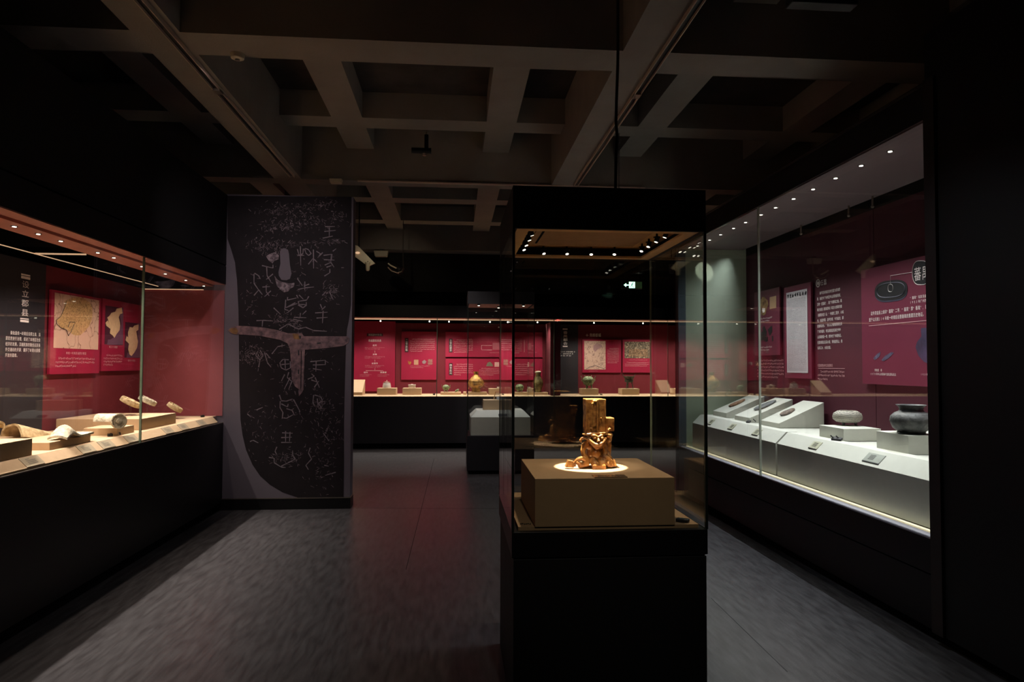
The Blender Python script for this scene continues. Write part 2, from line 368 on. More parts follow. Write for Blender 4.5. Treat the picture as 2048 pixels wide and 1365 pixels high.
# back wall
WB = root('wall_back', loc=(0, 12.3, 0), kind='structure')
bx('base_panel', -6, 6, 12.3, 12.36, .1, .925, BACKB, WB)
bx('plinth_recess', -6, 6, 12.35, 12.4, 0, .1, VOID, WB)
bx('header_panel', -6, 6, 12.3, 12.36, 2.345, 2.565, BACKB, WB)
bx('header_recess', -6, 6, 12.5, 12.56, 2.565, 2.815, VOID, WB)
bx('upper_panel', -6, 6, 12.36, 12.5, 2.815, 4.1, BACKU, WB)
bx('rear_panel', -6, 6, 13.3, 13.4, 0, 4.1, VOID, WB)
# floor seams
for (a, b), (c, d) in (((1422, 1197), (1575, 1345)), ((868, 918), (812, 1140)), ((712, 1017), (1000, 1018))):
    p = U(a, b, Z=0); q = U(c, d, Z=0); t = (q-p).normalized(); nrm = Vector((-t.y, t.x, 0))*.0022
    struct(MB().prism([p-nrm, q-nrm, q+nrm, p+nrm], (0, 0, .0006)).build('trim_1', mat('seam', (20, 20, 21), .8), None, loc=(p.x, p.y, 0)))

# ================================================================== LEFT WALL CASE
LC = root('wall_display_case', 'long glazed wall case of beige roof tiles on left wall, topped by rose tray', 'display case', (-2.8, 4.3, .9))
DL = .965
bx('deck', -3.2, -2.445, .6, 7.27, .9, DL, BEIGE, LC)
MB().prism([(-2.392, .6, .9), (-2.392, .6, .912), (-2.445, .6, DL), (-2.445, .6, .9)], (0, 6.55, 0)).build('sloping_lip', BEIGE, LC)
YJ = U(290, 510, X=-2.38).y
for a, b in ((.6, YJ-.003), (YJ+.003, 7.265)):
    bx('glass_pane', -2.39, -2.38, a, b, .9, 2.318, GLASS, LC)
bx('glass_joint', -2.394, -2.378, YJ-.005, YJ+.005, .9, 2.318, EDGE, LC)
bx('sill_strip', -2.392, -2.376, .6, 7.27, .893, .9, METAL, LC)
bx('back_panel', -3.26, -3.2, 5.60, 7.28, .9, 2.27, RED, LC)
bx('title_panel', -3.26, -3.195, .6, 5.598, .9, 2.27, DARK_PANEL, LC)
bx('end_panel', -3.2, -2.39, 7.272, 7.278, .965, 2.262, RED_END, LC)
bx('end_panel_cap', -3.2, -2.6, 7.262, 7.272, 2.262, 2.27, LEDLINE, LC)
bx('lamp_tray', -2.50, -2.385, .6, 7.27, 2.318, 2.326, SOFFIT_L, LC)
bx('lamp_tray', -2.69, -2.50, .6, 7.27, 2.300, 2.318, SOFFIT_L, LC)
bx('top_cover', -3.26, -2.6, .6, 7.28, 2.62, 2.66, VOID, LC)
bx('led_line', -3.05, -3.045, .6, 7.26, 2.292, 2.298, LEDLINE, LC)
bx('rear_cover', -3.3, -3.26, .6, 7.28, .0, 2.66, VOID, LC)
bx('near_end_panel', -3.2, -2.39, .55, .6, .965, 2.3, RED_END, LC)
a = U(75, 506, Z=2.3); bx('cross_bar', -3.04, -2.69, a.y, a.y+.012, 2.29, 2.3, LEDLINE, LC)
dl = []
def downlight(case, x, y, z, tz=(0, 0, -1), r=.011):
    mb = MB().lathe([(r*1.7, -.002), (r*1.7, .004), (r, .004), (r, -.002)], (x, y, z), 14); h = mb.build('downlight', DKMETAL, case)
    MB().lathe([(r, -.004), (r*.9, 0)], (x, y, z-.001), 12).build('lens', LED, h)
for px, py in ((29, 442), (77, 457), (122, 470), (196, 493), (228, 503), (284, 521), (331, 535), (372, 548), (408, 559)):
    p = U(px, py, Z=2.3); x = -2.57
    p = U(px, py, X=x); y = p.y
    downlight(LC, x, y, 2.299); dl.append(y)
for y in (.9, 1.8, 2.6, 3.3): dl.append(y)
LW = area((-2.98, 4.95, 2.28), (-2.50, 4.95, 1.3), 13, 4.3, .03, (1, .88, .80)); LW.data.spread = math.radians(52)
for y in [v_ for v_ in dl if v_ < 7.0]: spot((-2.57, y, 2.29), (-2.83, y+.1, 1.05), 13 if y < 6.7 else 7, 120, .8, PINK, .02)
# printed words on the black title panel and the two crimson boards
FL = Face('XL', -3.195, 0); 
lettering(FL, 'title_lettering', ['设立郡县'], 42, 560, 58, 635, INK_W, LC, .002, vertical=True, hk=.8)
for y in (549, 553.5): FL.slab('title_bar', 42, y, 60, y+(3 if y < 552 else 5), .001, INK_W, LC, .001)
for y in (637, 640.5): FL.slab('title_bar', 40, y, 57, y+(2 if y < 639 else 4.5), .001, INK_W, LC, .001)
lettering(FL, 'paragraph_lettering', ['　　秦始皇统一岭南后设郡立县,派', '遣官吏进行治理,促进了本地区社会', '经济的发展。汉越民族的融合以及海', '外交通线的开辟,翻开了岭南大规模', '开发的篇章。'], 10, 662, 80, 717, INK_W, LC, .002, hk=.72)
FL2 = Face('XL', -3.2, 0)
B1 = root('information_board', 'crimson board with large cream map, beside the black title panel of the left case', 'information board', tuple(FL2.at(142, 665)))
FL2.slab('board', 93, 588, 193, 748, .018, RED_PANEL, B1, .012)
FL2.slab('map_sheet', 100, 593, 190, 698, .002, MAPM, B1, .030)
pts = [(122, 602), (135, 596), (150, 594), (163, 600), (172, 606), (176, 616), (177, 628), (175, 641), (170, 653), (160, 664), (152, 671), (141, 671), (132, 666), (124, 658), (112, 655), (104, 641), (110, 634), (118, 622)]
FL2.poly('map_land', pts, MAPLAND, B1, .033, .001)
o = MB(); P = [FL2.at(x, y, .0345) for x, y in ((124, 603), (119, 618), (113, 633), (103, 641), (104, 648), (113, 656), (124, 660), (128, 672), (133, 664), (139, 650), (142, 645), (131, 644), (127, 655))]
o.tube(P, .0025, 4); o.build('map_border_line', INK_K, B1)
lettering(FL2, 'caption_lettering', ['秦统一岭南及设郡示意图'], 124, 704, 165, 710, INK_P, B1, .031, hk=.9)
marks(FL2, 'small_print', 3, 30, 103, 714, 182, 736, INK_P, B1, .031, 3, .5)
B2 = root('information_board', 'crimson board with two small cream maps, right of the large map board in left case', 'information board', tuple(FL2.at(237, 670)))
FL2.slab('board', 197, 604, 278, 742, .018, RED_PANEL, B2, .012)
for i, (x0, y0, x1, y1, dx) in enumerate(((203, 614, 239, 690, 0), (243, 646, 273, 716, 0))):
    FL2.slab('map_sheet', x0, y0, x1, y1, .002, PLUM, B2, .030)
    wx = x1-x0; hy = y1-y0
    sea = [(.83, .02), (1, .02), (1, 1), (.1, 1), (.15, .86), (.3, .86), (.55, .78), (.78, .62), (.9, .45), (.8, .2)]
    FL2.poly('map_sea', [(x0+u*wx, y0+v*hy) for u, v in sea], MAUVE, B2, .033, .0006)
    land = [(.33, .16), (.55, .13), (.62, .05), (.9, .02), (.96, .17), (.8, .2), (.74, .28), (.8, .4), (.82, .5), (.78, .62), (.6, .73), (.5, .82), (.42, .76), (.25, .7), (.28, .58), (.05, .5), (0, .42), (.12, .36), (.2, .42), (.1, .28), (.22, .24)] if i == 0 else \
           [(.3, .12), (.5, .14), (.62, .08), (.9, .05), (.88, .2), (.74, .24), (.8, .4), (.86, .55), (.78, .72), (.62, .84), (.42, .95), (.28, .9), (.2, .75), (.25, .6), (.02, .5), (.1, .38), (.2, .42), (.18, .28)]
    FL2.poly('map_land', [(x0+u*wx, y0+v*hy) for u, v in land], CREAM, B2, .0345, .001)
lettering(FL2, 'caption_lettering', ['秦三十六郡图'], 211, 692, 228, 697, INK_P, B2, .031, hk=.9)
lettering(FL2, 'caption_lettering', ['秦四十八郡图'], 249, 719, 264, 724, INK_P, B2, .031, hk=.9)
marks(FL2, 'small_print', 4, 16, 200, 708, 238, 733, INK_P, B2, .031, 5, .5)

# plinths and roof tiles of the left case
def plinth(name, label, x0, x1, y0, y1, z0, z1, mt, cat='plinth', group=None):
    o = bx(name, x0, x1, y0, y1, z0, z1, mt, None, bevel=.002, loc=((x0+x1)/2, (y0+y1)/2, z0)); tag(o, label, cat, group); return o
def lcorner(px, pyb, pyt, z=DL):
    p = U(px, pyb, Z=z); q = U(px, pyt, X=p.x); return p, q.z
p2, zt2 = lcorner(98.8, 901.3, 886); f2 = U(181.5, 869, X=p2.x)
p1 = U(64, 910.7, Z=DL); z1 = U(64, 877.5, X=p1.x).z
p3, zt3 = lcorner(234.7, 872, 857); f3 = U(268.4, 847.4, X=p3.x); l3 = U(166.7, 855, Y=p3.y)
p4, zt4 = lcorner(281.9, 861.3, 838.5); f4 = U(352.2, 826, X=p4.x)
plinth('plinth', 'tall beige block at the near left edge of the left case', -3.15, p1.x, 2.6, p1.y, DL, z1, BEIGE)
plinth('plinth', 'low beige block under the curved tile shard in left case', -3.12, p2.x, p2.y, f2.y, DL, zt2, BEIGE)
plinth('plinth', 'beige block under the round-ended tile in left case', l3.x, p3.x, p3.y, f3.y, DL, zt3, BEIGE)
plinth('plinth', 'largest beige block under the two eave tiles on clear stands', -3.16, p4.x, p4.y, f4.y, DL, zt4, BEIGE)
def finish(o, label, cat, group=None): tag(o, label, cat, group); return o
def half_tile(name, a, b, r0, r1, th, label, cat, mt, arc=(0, 180), wob=.04, n=18, m=10, seed=1):
    """tapering curved clay tile from a to b"""
    rnd = random.Random(seed); a = Vector(a); b = Vector(b); t = (b-a).normalized(); up = Vector((0, 0, 1)); sd = t.cross(up).normalized(); up = sd.cross(t)
    vs = []; fs = []
    for i in range(m+1):
        k = i/m; c = a.lerp(b, k); r = r0+(r1-r0)*k
        for j in range(n+1):
            an = math.radians(arc[0]+(arc[1]-arc[0])*j/n); w1 = 1+wob*math.sin(5*an+3*k+seed)
            for rr in (r*w1, (r-th)*w1): vs.append(c+sd*rr*math.cos(an)+up*rr*math.sin(an))
    W = 2*(n+1)
    for i in range(m):
        for j in range(n):
            A = i*W+2*j; fs += [(A, A+2, A+W+2, A+W), (A+1, A+W+1, A+W+3, A+3)]
        fs += [(i*W, i*W+W, i*W+W+1, i*W+1), (i*W+2*n, i*W+2*n+1, i*W+W+2*n+1, i*W+W+2*n)]
    for j in range(n):
        A = 2*j; fs += [(A, A+1, A+3, A+2)]; A = m*W+2*j; fs += [(A, A+2, A+3, A+1)]
    mb = MB(); mb.add(vs, fs); o = mb.build(name, mt, None, smooth=True, loc=((a+b)/2).to_tuple()); return finish(o, label, cat)
p = U(60, 872, Z=z1); 
TA = U(22, 874, X=-2.86); TBq = U(104, 877, X=-2.78)
half_tile('roof_tile', TA, TBq, .085, .04, .014, 'tapering yellow clay half-round tile, leftmost whole tile in left case', 'roof tile', EARTH, seed=2)
half_tile('roof_tile', U(0, 858, Z=z1+.02) , U(-30, 858, Z=z1+.02), .05, .06, .014, 'jagged clay fragment cut off by left edge of the picture', 'roof tile', EARTH, seed=5)
# saddle-shaped shard
vs = []; fs = []; c = U(137, 866, Z=zt2+.03); nn = 16
for i in range(nn+1):
    for j in range(9):
        s_ = i/nn; t_ = j/8-.5
        q = Vector((c.x+.02+t_*.12-.04*(s_-.5), c.y-.20+.40*s_, zt2+.006+.085*math.exp(-((s_-.22)/.2)**2)*(1-2.2*t_*t_)+.012*s_))
        vs += [q, q-Vector((0, 0, .014))]
for i in range(nn):
    for j in range(8):
        A = (i*9+j)*2; B_ = A+18; fs += [(A, A+2, B_+2, B_), (A+1, B_+1, B_+3, A+3)]
    A = i*18; fs += [(A, A+18, A+19, A+1)]; A = i*18+16; fs += [(A, A+1, A+19, A+18)]
fs += [(2*j, 2*j+1, 2*j+3, 2*j+2) for j in range(8)]+[(nn*18+2*j, nn*18+2*j+2, nn*18+2*j+3, nn*18+2*j+1) for j in range(8)]
mb = MB(); mb.add(vs, fs); finish(mb.build('tile_shard', CLAYW, None, smooth=True, loc=(c.x, c.y, zt2)), 'saddle-shaped pale clay tile shard arching up on a low block', 'tile shard')
# tile with round end
RT = U(236, 846, Z=zt3+.045); T = root('eave_tile', 'pale clay tile with upright round decorated end, on block beside the glass joint', 'roof tile', (RT.x, RT.y, zt3))
ax = Vector((-1, .12, 0)).normalized()
rot = Vector((0, 0, 1)).rotation_difference(Vector((.78, -.62, .05)).normalized()).to_matrix()
MB().lathe([(.052, 0), (.056, .004), (.056, .018), (.05, .02), (.048, .012), (.02, .012), (.018, .02), (.006, .022)], (RT.x, RT.y, zt3+.056), 28, rot).build('end_disc', CLAYW, T, smooth=True)
mbt = MB(); vs = []; fs = []
for i in range(7):
    for j in range(13):
        an = math.pi*j/12; cc = Vector((RT.x, RT.y, zt3+.056))+ax*(.012+.14*i/6*(1 if j > 4 else .7)); sd = ax.cross(Vector((0, 0, 1)))
        for r in (.055, .043): vs.append(cc+sd*r*math.cos(an)+Vector((0, 0, 1))*r*math.sin(an))
for i in range(6):
    for j in range(12): A = i*26+2*j; fs += [(A, A+2, A+28, A+26), (A+1, A+27, A+29, A+3)]
    fs += [(i*26, i*26+26, i*26+27, i*26+1), (i*26+24, i*26+25, i*26+51, i*26+50)]
fs += [(2*j, 2*j+1, 2*j+3, 2*j+2) for j in range(12)]+[(156+2*j, 156+2*j+2, 156+2*j+3, 156+2*j+1) for j in range(12)]
mbt.add(vs, fs).build('tile_body', CLAYW, T, smooth=True)
# eave discs on clear stands
def eave_disc(px, py, X, r, base_z, label, tilt, mt, stand=True):
    c = U(px, py, X=X); R_ = root('eave_tile_disc', label, 'roof tile', (c.x, c.y, base_z))
    nv = Vector(tilt).normalized(); rot = Vector((0, 0, 1)).rotation_difference(nv).to_matrix()
    MB().lathe([(r*.92, -.022), (r, -.018), (r*1.0, .012), (r*.95, .020), (r*.84, .018), (r*.82, .010), (r*.4, .010), (r*.36, .018), (r*.1, .022)], c, 26, rot, wob=.035).build('clay_disc', mt, R_, smooth=True)
    for k in range(5):
        a = 2*math.pi*k/5+.3
        MB().ball(c+rot @ Vector((r*.6*math.cos(a), r*.6*math.sin(a), .012)), (r*.15, r*.15, .008), 8).build('raised_scroll', mt, R_, smooth=True)
    mb = MB()
    for s_ in (-1, 1): mb.tube([(c.x, c.y+s_*.012, base_z+.004), (c.x, c.y+s_*.012, c.z-.02)], .004, 8)
    mb.box(c.x-.03, c.x+.03, c.y-.04, c.y+.04, base_z+.0005, base_z+.004); mb.build('clear_stand', ACRYL, R_)
eave_disc(261, 804.5, -2.78, .085, zt4, 'yellowish round eave tile tilted on clear stand, left of glass joint', (.42, .12, .80), EARTH)
eave_disc(295, 801.5, -2.80, .08, zt4, 'pale round eave tile tilted on clear stand, just right of glass joint', (.42, .12, .80), CLAYW)
eave_disc(349.5, 815, -2.72, .075, DL, 'small round eave tile tilted above the deck beside the brick-red end wall', (.45, .1, .7), EARTH)
for k, (px, py) in enumerate(((63, 923), (172, 897), (212, 889), (262, 877), (335, 861), (366, 854), (402, 846))):
    q = U(px, py, X=-2.42); n_ = Vector((1, 0, 1)).normalized(); al = Vector((-1, 0, 1)).normalized()
    c = Vector((-2.4185, q.y, .9385))+n_*.0015
    cl = ['clear caption card on sloping lip below the tapering tile, nearest the camera', 'clear caption card on lip, second from the left edge of the photo', 'clear caption card on lip below the block with round-ended tile', 'caption card on lip just left of the glass joint', 'caption card on lip right of the glass joint', 'caption card on lip, second last before the red end wall', 'caption card on lip at far end by the red end wall'][k]
    O = root('caption_card', cl, 'label', (q.x, q.y, .93)); MB().obox(c, (0, .085, 0), al*.034, n_*.0014).build('card', CARDL, O)
    mb = MB()
    for r_ in range(4):
        for j in range(7 if r_ else 3): mb.obox(c+n_*.0018+al*(.018-.011*r_)+Vector((0, -.04+j*.012, 0)), (0, .0045, 0), al*.0028, n_*.0002)
    mb.build('small_print', mat('grey_ink', (120, 116, 104), .6), O)
for k, (px, py) in enumerate(((220, 873.5), (236, 871), (405, 835))):
    p = U(px, py, Z=DL); mb = MB().obox((p.x, p.y, DL+.011), (.012, .01, 0), (-.008, .01, 0), (0, 0, .01)); mb.ball((p.x+.01, p.y-.01, DL+.02), .007, 8)
    finish(mb.build('climate_sensor', INK_K, None, loc=(p.x, p.y, DL)), ['small black sensor cube on deck, left one of a pair before round-ended tile', 'small black sensor cube on deck, right one of a pair before round-ended tile', 'tiny black sensor on deck corner by the brick-red end wall'][k], 'sensor')

# ================================================================== RIGHT WALL CASE
RC = root('wall_display_case', 'tall glazed wall case on right wall with white blocks and wine-red back', 'display case', (3.0, 5.7, .56))
YR = U(1517, 600, X=2.61).y
for a, b in ((3.56, YR-.003), (YR+.003, 7.825)): bx('glass_pane', 2.61, 2.62, a, b, .56, 2.876, GLASS, RC)
bx('glass_joint', 2.606, 2.624, YR-.004, YR+.004, .56, 2.876, EDGE_B, RC)
bx('sill_strip', 2.605, 2.68, 3.56, 7.825, .552, .56, mat('grey_sill', (150, 148, 158), .5), RC)
bx('light_sill', 2.685, 2.715, 3.56, 7.8, .556, .566, LEDSILL, RC)
bx('case_floor', 2.68, 3.44, 3.56, 7.83, .54, .555, WHITE, RC)
for a, b in ((3.57, 5.635), (5.665, 7.72)):
    MB().prism([(2.735, a, .566), (2.735, a, .838), (2.83, a, .933), (2.93, a, .933), (2.93, a, .566)], (0, b-a, 0)).build('stepped_base', WHITE, RC)
bx('upper_deck', 2.93, 3.43, 3.57, 7.82, .566, .925, WHITE, RC)
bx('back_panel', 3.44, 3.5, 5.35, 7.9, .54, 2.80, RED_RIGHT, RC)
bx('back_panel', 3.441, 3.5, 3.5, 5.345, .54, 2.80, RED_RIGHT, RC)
bx('dark_gap_strip', 3.44, 3.5, 3.5, 7.9, 2.8, 2.95, VOID, RC)
bx('end_panel', 2.70, 3.44, 7.83, 7.87, .54, 2.9, GREENWHITE, RC)
bx('end_post', 2.61, 2.70, 7.83, 7.9, .54, 2.9, SLATE, RC)
bx('outer_end_panel', 2.61, 3.6, 7.9, 7.95, 0, 3.076, BLACK, RC)
bx('near_end_panel', 2.62, 3.5, 3.5, 3.555, .54, 2.9, VOID, RC)
bx('soffit', 2.625, 3.40, 3.56, 7.83, 2.876, 2.886, SOFFIT_R, RC)
bx('roof_cover', 2.68, 3.6, 3.5, 7.95, 3.02, 3.06, VOID, RC)
RW = area((3.28, 5.7, 2.868), (2.62, 5.7, 1.5), 13, 4.1, .03, (.86, .92, 1.0)); RW.data.spread = math.radians(80)
YRL = []
for px, py in ((1376, 487), (1395, 477), (1419, 467), (1441, 457), (1467, 443), (1491, 432), (1522, 416), (1551, 401), (1587, 383), (1626, 363), (1671, 341), (1722, 315), (1780, 286)):
    p = U(px, py, Z=2.873); x = 2.76
    for _ in range(1): 
        y = U(px, py, X=x).y
    downlight(RC, x, y, 2.875, r=.013)
    YRL.append(y)
for i, y in enumerate(YRL): 
    if y > 7.6: spot((2.76, y, 2.86), (2.95, 7.83, 2.2), 6, 70, .6, COOL, .02)
    spot((2.76, y, 2.86), (3.0, y-.85, .9), 14, 84, .7, COOL, .02)
spot((2.76, 7.35, 2.86), (2.92, 7.83, 2.62), 5, 22, .3, COOL, .01)
spot((2.76, 3.75, 2.86), (3.0, 3.9, .9), 9, 105, .7, COOL, .02)
for px, py in ((1592, 445), (1686, 412), (1733, 395)):
    p = U(px, py, X=3.3)
    h = MB().tube([(3.35, p.y, 2.876), (3.35, p.y, 2.80)], .008, 8).ball((3.35, p.y, 2.79), .014, 8).build('sprinkler', METAL, RC)
FR = Face('XR', 3.44, 0)
# wall text printed on the back panel
lettering(FR, 'heading_lettering', ['任嚣'], 1641, 559, 1654, 571, INK_W, RC, .003, hk=.98)
c = FR.at(1636.5, 567, .002); MB().tube([c+FR.u*.03*math.cos(t*math.pi/8)+FR.v*.035*math.sin(t*math.pi/8) for t in range(17)], .005, 5).ball(c, (.004, .015, .018), 8).build('round_mark', INK_W, RC)
PL = ['　　秦平定岭南后任命任嚣为南海郡', '尉,始在今广州市区中山四路番禺城,', '又称“任嚣城”,是广州建城之始。南', '宋方信孺《南海百咏》和方大琮等均辑', '《番禺杂志》云:“今城东二百步,小城', '也,始嚣所理,后呼东城,今为盐仓,即', '旧番禺县也。”宋人认为秦番禺城在宋', '广州东城内,考古发掘证实其在今中', '山四路西段一带,即宋代广州城附近。', '任嚣城靠近沿溪水道,背倚越秀山,南', '临珠江水,水陆优越。']
lettering(FR, 'paragraph_lettering', PL, 1635, 577, 1688, 701, INK_W, RC, .003, hk=.66)
lettering(FR, 'caption_lettering', ['任嚣城遗址考古发掘情况'], 1636, 728, 1666, 735, INK_P, RC, .003, hk=.9)
FR.slab('rule_line', 1637, 737, 1690, 737.8, .001, INK_P, RC, .002)
marks(FR, 'small_print', 3, 18, 1636, 740, 1690, 763, INK_P, RC, .003, 8, .4)
marks(FR, 'small_print', 6, 24, 1515, 718, 1568, 758, INK_P, RC, .003, 9, .8)
# boards
B3 = root('information_board', 'narrow crimson board with gold jar and black shards, leftmost on wine-red wall', 'information board', tuple(FR.at(1540, 660)))
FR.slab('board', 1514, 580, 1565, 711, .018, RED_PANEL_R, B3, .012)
jar = [(1530, 594), (1536, 594), (1536, 597), (1541, 601), (1542, 610), (1539, 618), (1537, 628), (1533, 632), (1528, 630), (1525, 620), (1523, 610), (1524, 602), (1529, 598)]
FR.poly('jar_picture', jar, mat('print_gold', (176, 138, 86), .6, rgb2=(90, 50, 30), scale=20), B3, .031)
FR.poly('scrap_picture', [(1545, 595), (1558, 592), (1558, 616), (1545, 619)], mat('print_sand', (196, 156, 118), .6), B3, .031)
FR.poly('white_patch', [(1530, 617), (1536, 617), (1535, 625), (1531, 626)], INK_W, B3, .0325)
for pl in ([(1525, 672), (1530, 663), (1534, 670), (1533, 680), (1526, 681)], [(1531, 656), (1534, 652), (1539, 664), (1538, 676), (1534, 684), (1532, 668)], [(1541, 660), (1546, 654), (1550, 652), (1550, 664), (1545, 673)], [(1535, 678), (1541, 674), (1541, 682), (1537, 685)], [(1549, 673), (1552, 672), (1552, 682), (1550, 684)]):
    FR.poly('shard_picture', pl, INK_K, B3, .031)
marks(FR, 'small_print', 2, 12, 1527, 634, 1550, 645, INK_W, B3, .031, 11, .8)
marks(FR, 'small_print', 2, 12, 1527, 692, 1550, 703, INK_W, B3, .031, 12, .8)
B4 = root('information_board', 'crimson board framing a tall white sheet of fine characters, left of the wall paragraph', 'information board', tuple(FR.at(1602, 660)))
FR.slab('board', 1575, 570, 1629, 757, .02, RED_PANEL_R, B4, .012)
FR.slab('rubbing_sheet', 1580, 582, 1622, 746, .003, PAPER, B4, .033)
FR2 = Face('XR', 3.44, 0)
marks(FR, 'sheet_characters', 50, 15, 1582, 597, 1620, 742, mat('grey_print', (84, 78, 84), .6), B4, .037, 21, 1, 3)
marks(FR, 'sheet_heading', 1, 8, 1581, 583, 1621, 597, INK_K, B4, .037, 22, 1, 7)
B5 = root('information_board', 'largest crimson board with black lacquer box picture, at right end of wine-red wall', 'information board', tuple(FR.at(1800, 680)))
a = FR.at(1730, 650); zt_ = FR.at(1730, 541).z; zb_ = FR.at(1730, 768).z
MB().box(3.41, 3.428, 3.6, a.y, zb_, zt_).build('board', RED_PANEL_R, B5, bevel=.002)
def stadium(cx, cy, a_, b_, sl, n=36, k=1.0):
    out = []
    for i in range(n):
        t = 2*math.pi*i/n; ct = math.copysign(abs(math.cos(t))**.62, math.cos(t)); st = math.copysign(abs(math.sin(t))**.9, math.sin(t))
        out.append((cx+a_*ct*k, cy+b_*st*k-sl*a_*ct*k/30))
    return out
LAC = mat('lacquer_print', (20, 20, 28), .5, rgb2=(8, 8, 12), scale=12); LACR = mat('lacquer_rim_print', (92, 92, 110), .5)
FR.poly('box_picture_side', stadium(1790, 584, 33, 20, 3), mat('lacquer_side_print', (62, 60, 82), .5), B5, .031)
FR.poly('box_picture', stadium(1790, 581, 33, 20, 3), LAC, B5, .032)
P = [FR.at(x, y, .034) for x, y in stadium(1790, 580.5, 28, 14.5, 3)]; P.append(P[0]); MB().tube(P, .0035, 4).build('rim_line', LACR, B5)
P = [FR.at(x, y, .034) for x, y in stadium(1789, 576.5, 5, 7.5, 0, 20)]; P.append(P[0]); MB().tube(P, .0018, 4).build('ring_mark', INK_W, B5)
MB().tube([FR.at(1789, 569, .034), FR.at(1789, 552, .034), FR.at(1833, 545, .034)], .0018, 4).build('leader_line', INK_W, B5)
FR.poly('seal_picture', stadium(1850, 546, 17, 24, 0), LAC, B5, .031)
P = [FR.at(x, y, .033) for x, y in stadium(1850, 546, 17, 24, 0)]; P.append(P[0]); MB().tube(P, .0025, 4).build('seal_ring', INK_W, B5)
lettering(FR, 'seal_lettering', ['蕃禺'], 1836, 528, 1868, 566, INK_W, B5, .034, hk=.8)
lettering(FR, 'caption_lettering', ['“蕃禺”铭款漆盒', '1953年广州西村石头岗出土'], 1828, 588, 1888, 606, INK_W, B5, .032, hk=.75)
lettering(FR, 'paragraph_lettering', ['　这件漆盒盖上烙印“蕃禺”二字,“蕃禺”即“番禺”,是秦代南海郡郡治', '置于公元前214年统一岭南后设置番禺的重要历史物证。'], 1745, 612, 1900, 639, INK_W, B5, .032, hk=.7)
FR.slab('rule_line', 1745, 645.5, 1880, 646.5, .001, INK_P, B5, .0315)
vase = [(1850, 657), (1858, 656), (1870, 656), (1872, 662), (1872, 680), (1890, 700), (1885, 722), (1872, 731), (1856, 724), (1845, 712), (1839, 695), (1842, 685), (1851, 673), (1850, 662)]
FR.poly('vase_picture', vase, mat('vase_print', (74, 64, 98), .5, rgb2=(48, 40, 66), scale=8), B5, .031)
for pl in ([(1754, 717), (1761, 709), (1769, 704), (1766, 714), (1757, 721)], [(1770, 721), (1778, 712), (1790, 705), (1795, 706), (1786, 716), (1775, 723)]):
    FR.poly('blade_picture', pl, mat('blade_print', (104, 104, 134), .5, rgb2=(50, 48, 70), scale=30), B5, .031)
lettering(FR, 'caption_lettering', ['　　　铜铍首 秦', '1979年中山四路秦代造船遗址出土'], 1748, 737, 1800, 753, INK_W, B5, .032, hk=.7)
lettering(FR, 'caption_lettering', ['1953年广州'], 1850, 746, 1870, 753, INK_W, B5, .032, hk=.8)

# sloping display blocks with stones
def wedge(fl, fr, fb, bl, label):
    a = U(*fl[:2], Z=.99); 
    p0 = U(fb[0], fb[1], Z=.928); zf = U(fb[0], fl[1], X=p0.x).z; p1_ = U(fb[2], fb[3], Z=.928)
    X0 = (p0.x+p1_.x)/2; ya = p0.y; yb = U(fb[2], fb[3], X=X0).y
    zb = .928+.235; X1 = U(bl[0], bl[1], Z=zb).x; X1 = min(X1, 3.40)
    o = MB().prism([(X0, yb, .928), (X0, yb, zf), (X1, yb, zb), (X1, yb, .928)], (0, ya-yb, 0)).build('sloping_block', WHITE, None, bevel=.002, loc=((X0+X1)/2, (ya+yb)/2, .928))
    tag(o, label, 'plinth'); return X0, X1, ya, yb, zf, zb
WA = wedge((1425, 822), 0, (1425, 831, 1452.6, 836), (1485, 787), 'sloping white block with brown stone, leftmost of three')
WBk = wedge((1467, 831), 0, (1467, 840, 1499.7, 845.6), (1534.3, 792), 'sloping white block with long grey stone, middle of three')
WC = wedge((1519.7, 841), 0, (1519.7, 849.7, 1558, 856.4), (1588.9, 798), 'sloping white block with small brown stone, rightmost of three')
def stone(Wd, t, ln, wd, mt, label, hole, jag=0):
    X0, X1, ya, yb, zf, zb = Wd; sl = Vector((X1-X0, 0, zb-zf)).normalized(); nrm = Vector((-sl.z, 0, sl.x)); yv = Vector((0, 1, 0))
    c = Vector((X0, (ya+yb)/2, zf)).lerp(Vector((X1, (ya+yb)/2, zb)), t)+nrm*.0135
    n = 28; vs = []; fs = []
    for k, (sc_, h) in enumerate(((.8, -.012), (1, -.006), (1, .004), (.85, .011), (.4, .014))):
        for i in range(n):
            a = 2*math.pi*i/n; r = 1+.05*math.sin(3*a+1)+jag*math.sin(9*a)
            vs.append(c+sl*(ln*sc_*r*math.cos(a))+yv*(wd*sc_*r*math.sin(a)*(1-.25*math.cos(a)))+nrm*h)
    for k in range(4):
        for i in range(n): fs.append((k*n+i, k*n+(i+1) % n, (k+1)*n+(i+1) % n, (k+1)*n+i))
    fs += [tuple(range(n-1, -1, -1)), tuple(4*n+i for i in range(n))]
    R_ = root('stone_axe', label, 'stone tool', tuple(c-nrm*.0135)); mb = MB(); mb.add(vs, fs).build('stone_body', mt, R_, smooth=True)
    if hole: MB().obox(c+sl*ln*hole+nrm*.0135, sl*.016, yv*.009, nrm*.0012).build('hole', INK_K, R_)
    mb = MB()
    mb.obox(c-sl*ln*.9-nrm*.004, sl*.006, yv*.006, nrm*.009).build('support_pin', INK_K, R_)
stone(WA, .48, .10, .045, mat('brown_stone', (176, 140, 108), .7, rgb2=(110, 70, 50), scale=20, bump=.5), 'jagged brown stone tool on the leftmost sloping block', 0, .06)
stone(WBk, .56, .125, .062, mat('grey_stone', (122, 128, 130), .6, rgb2=(70, 74, 78), scale=14, bump=.3), 'long grey stone axe with hole on the middle sloping block', .3)
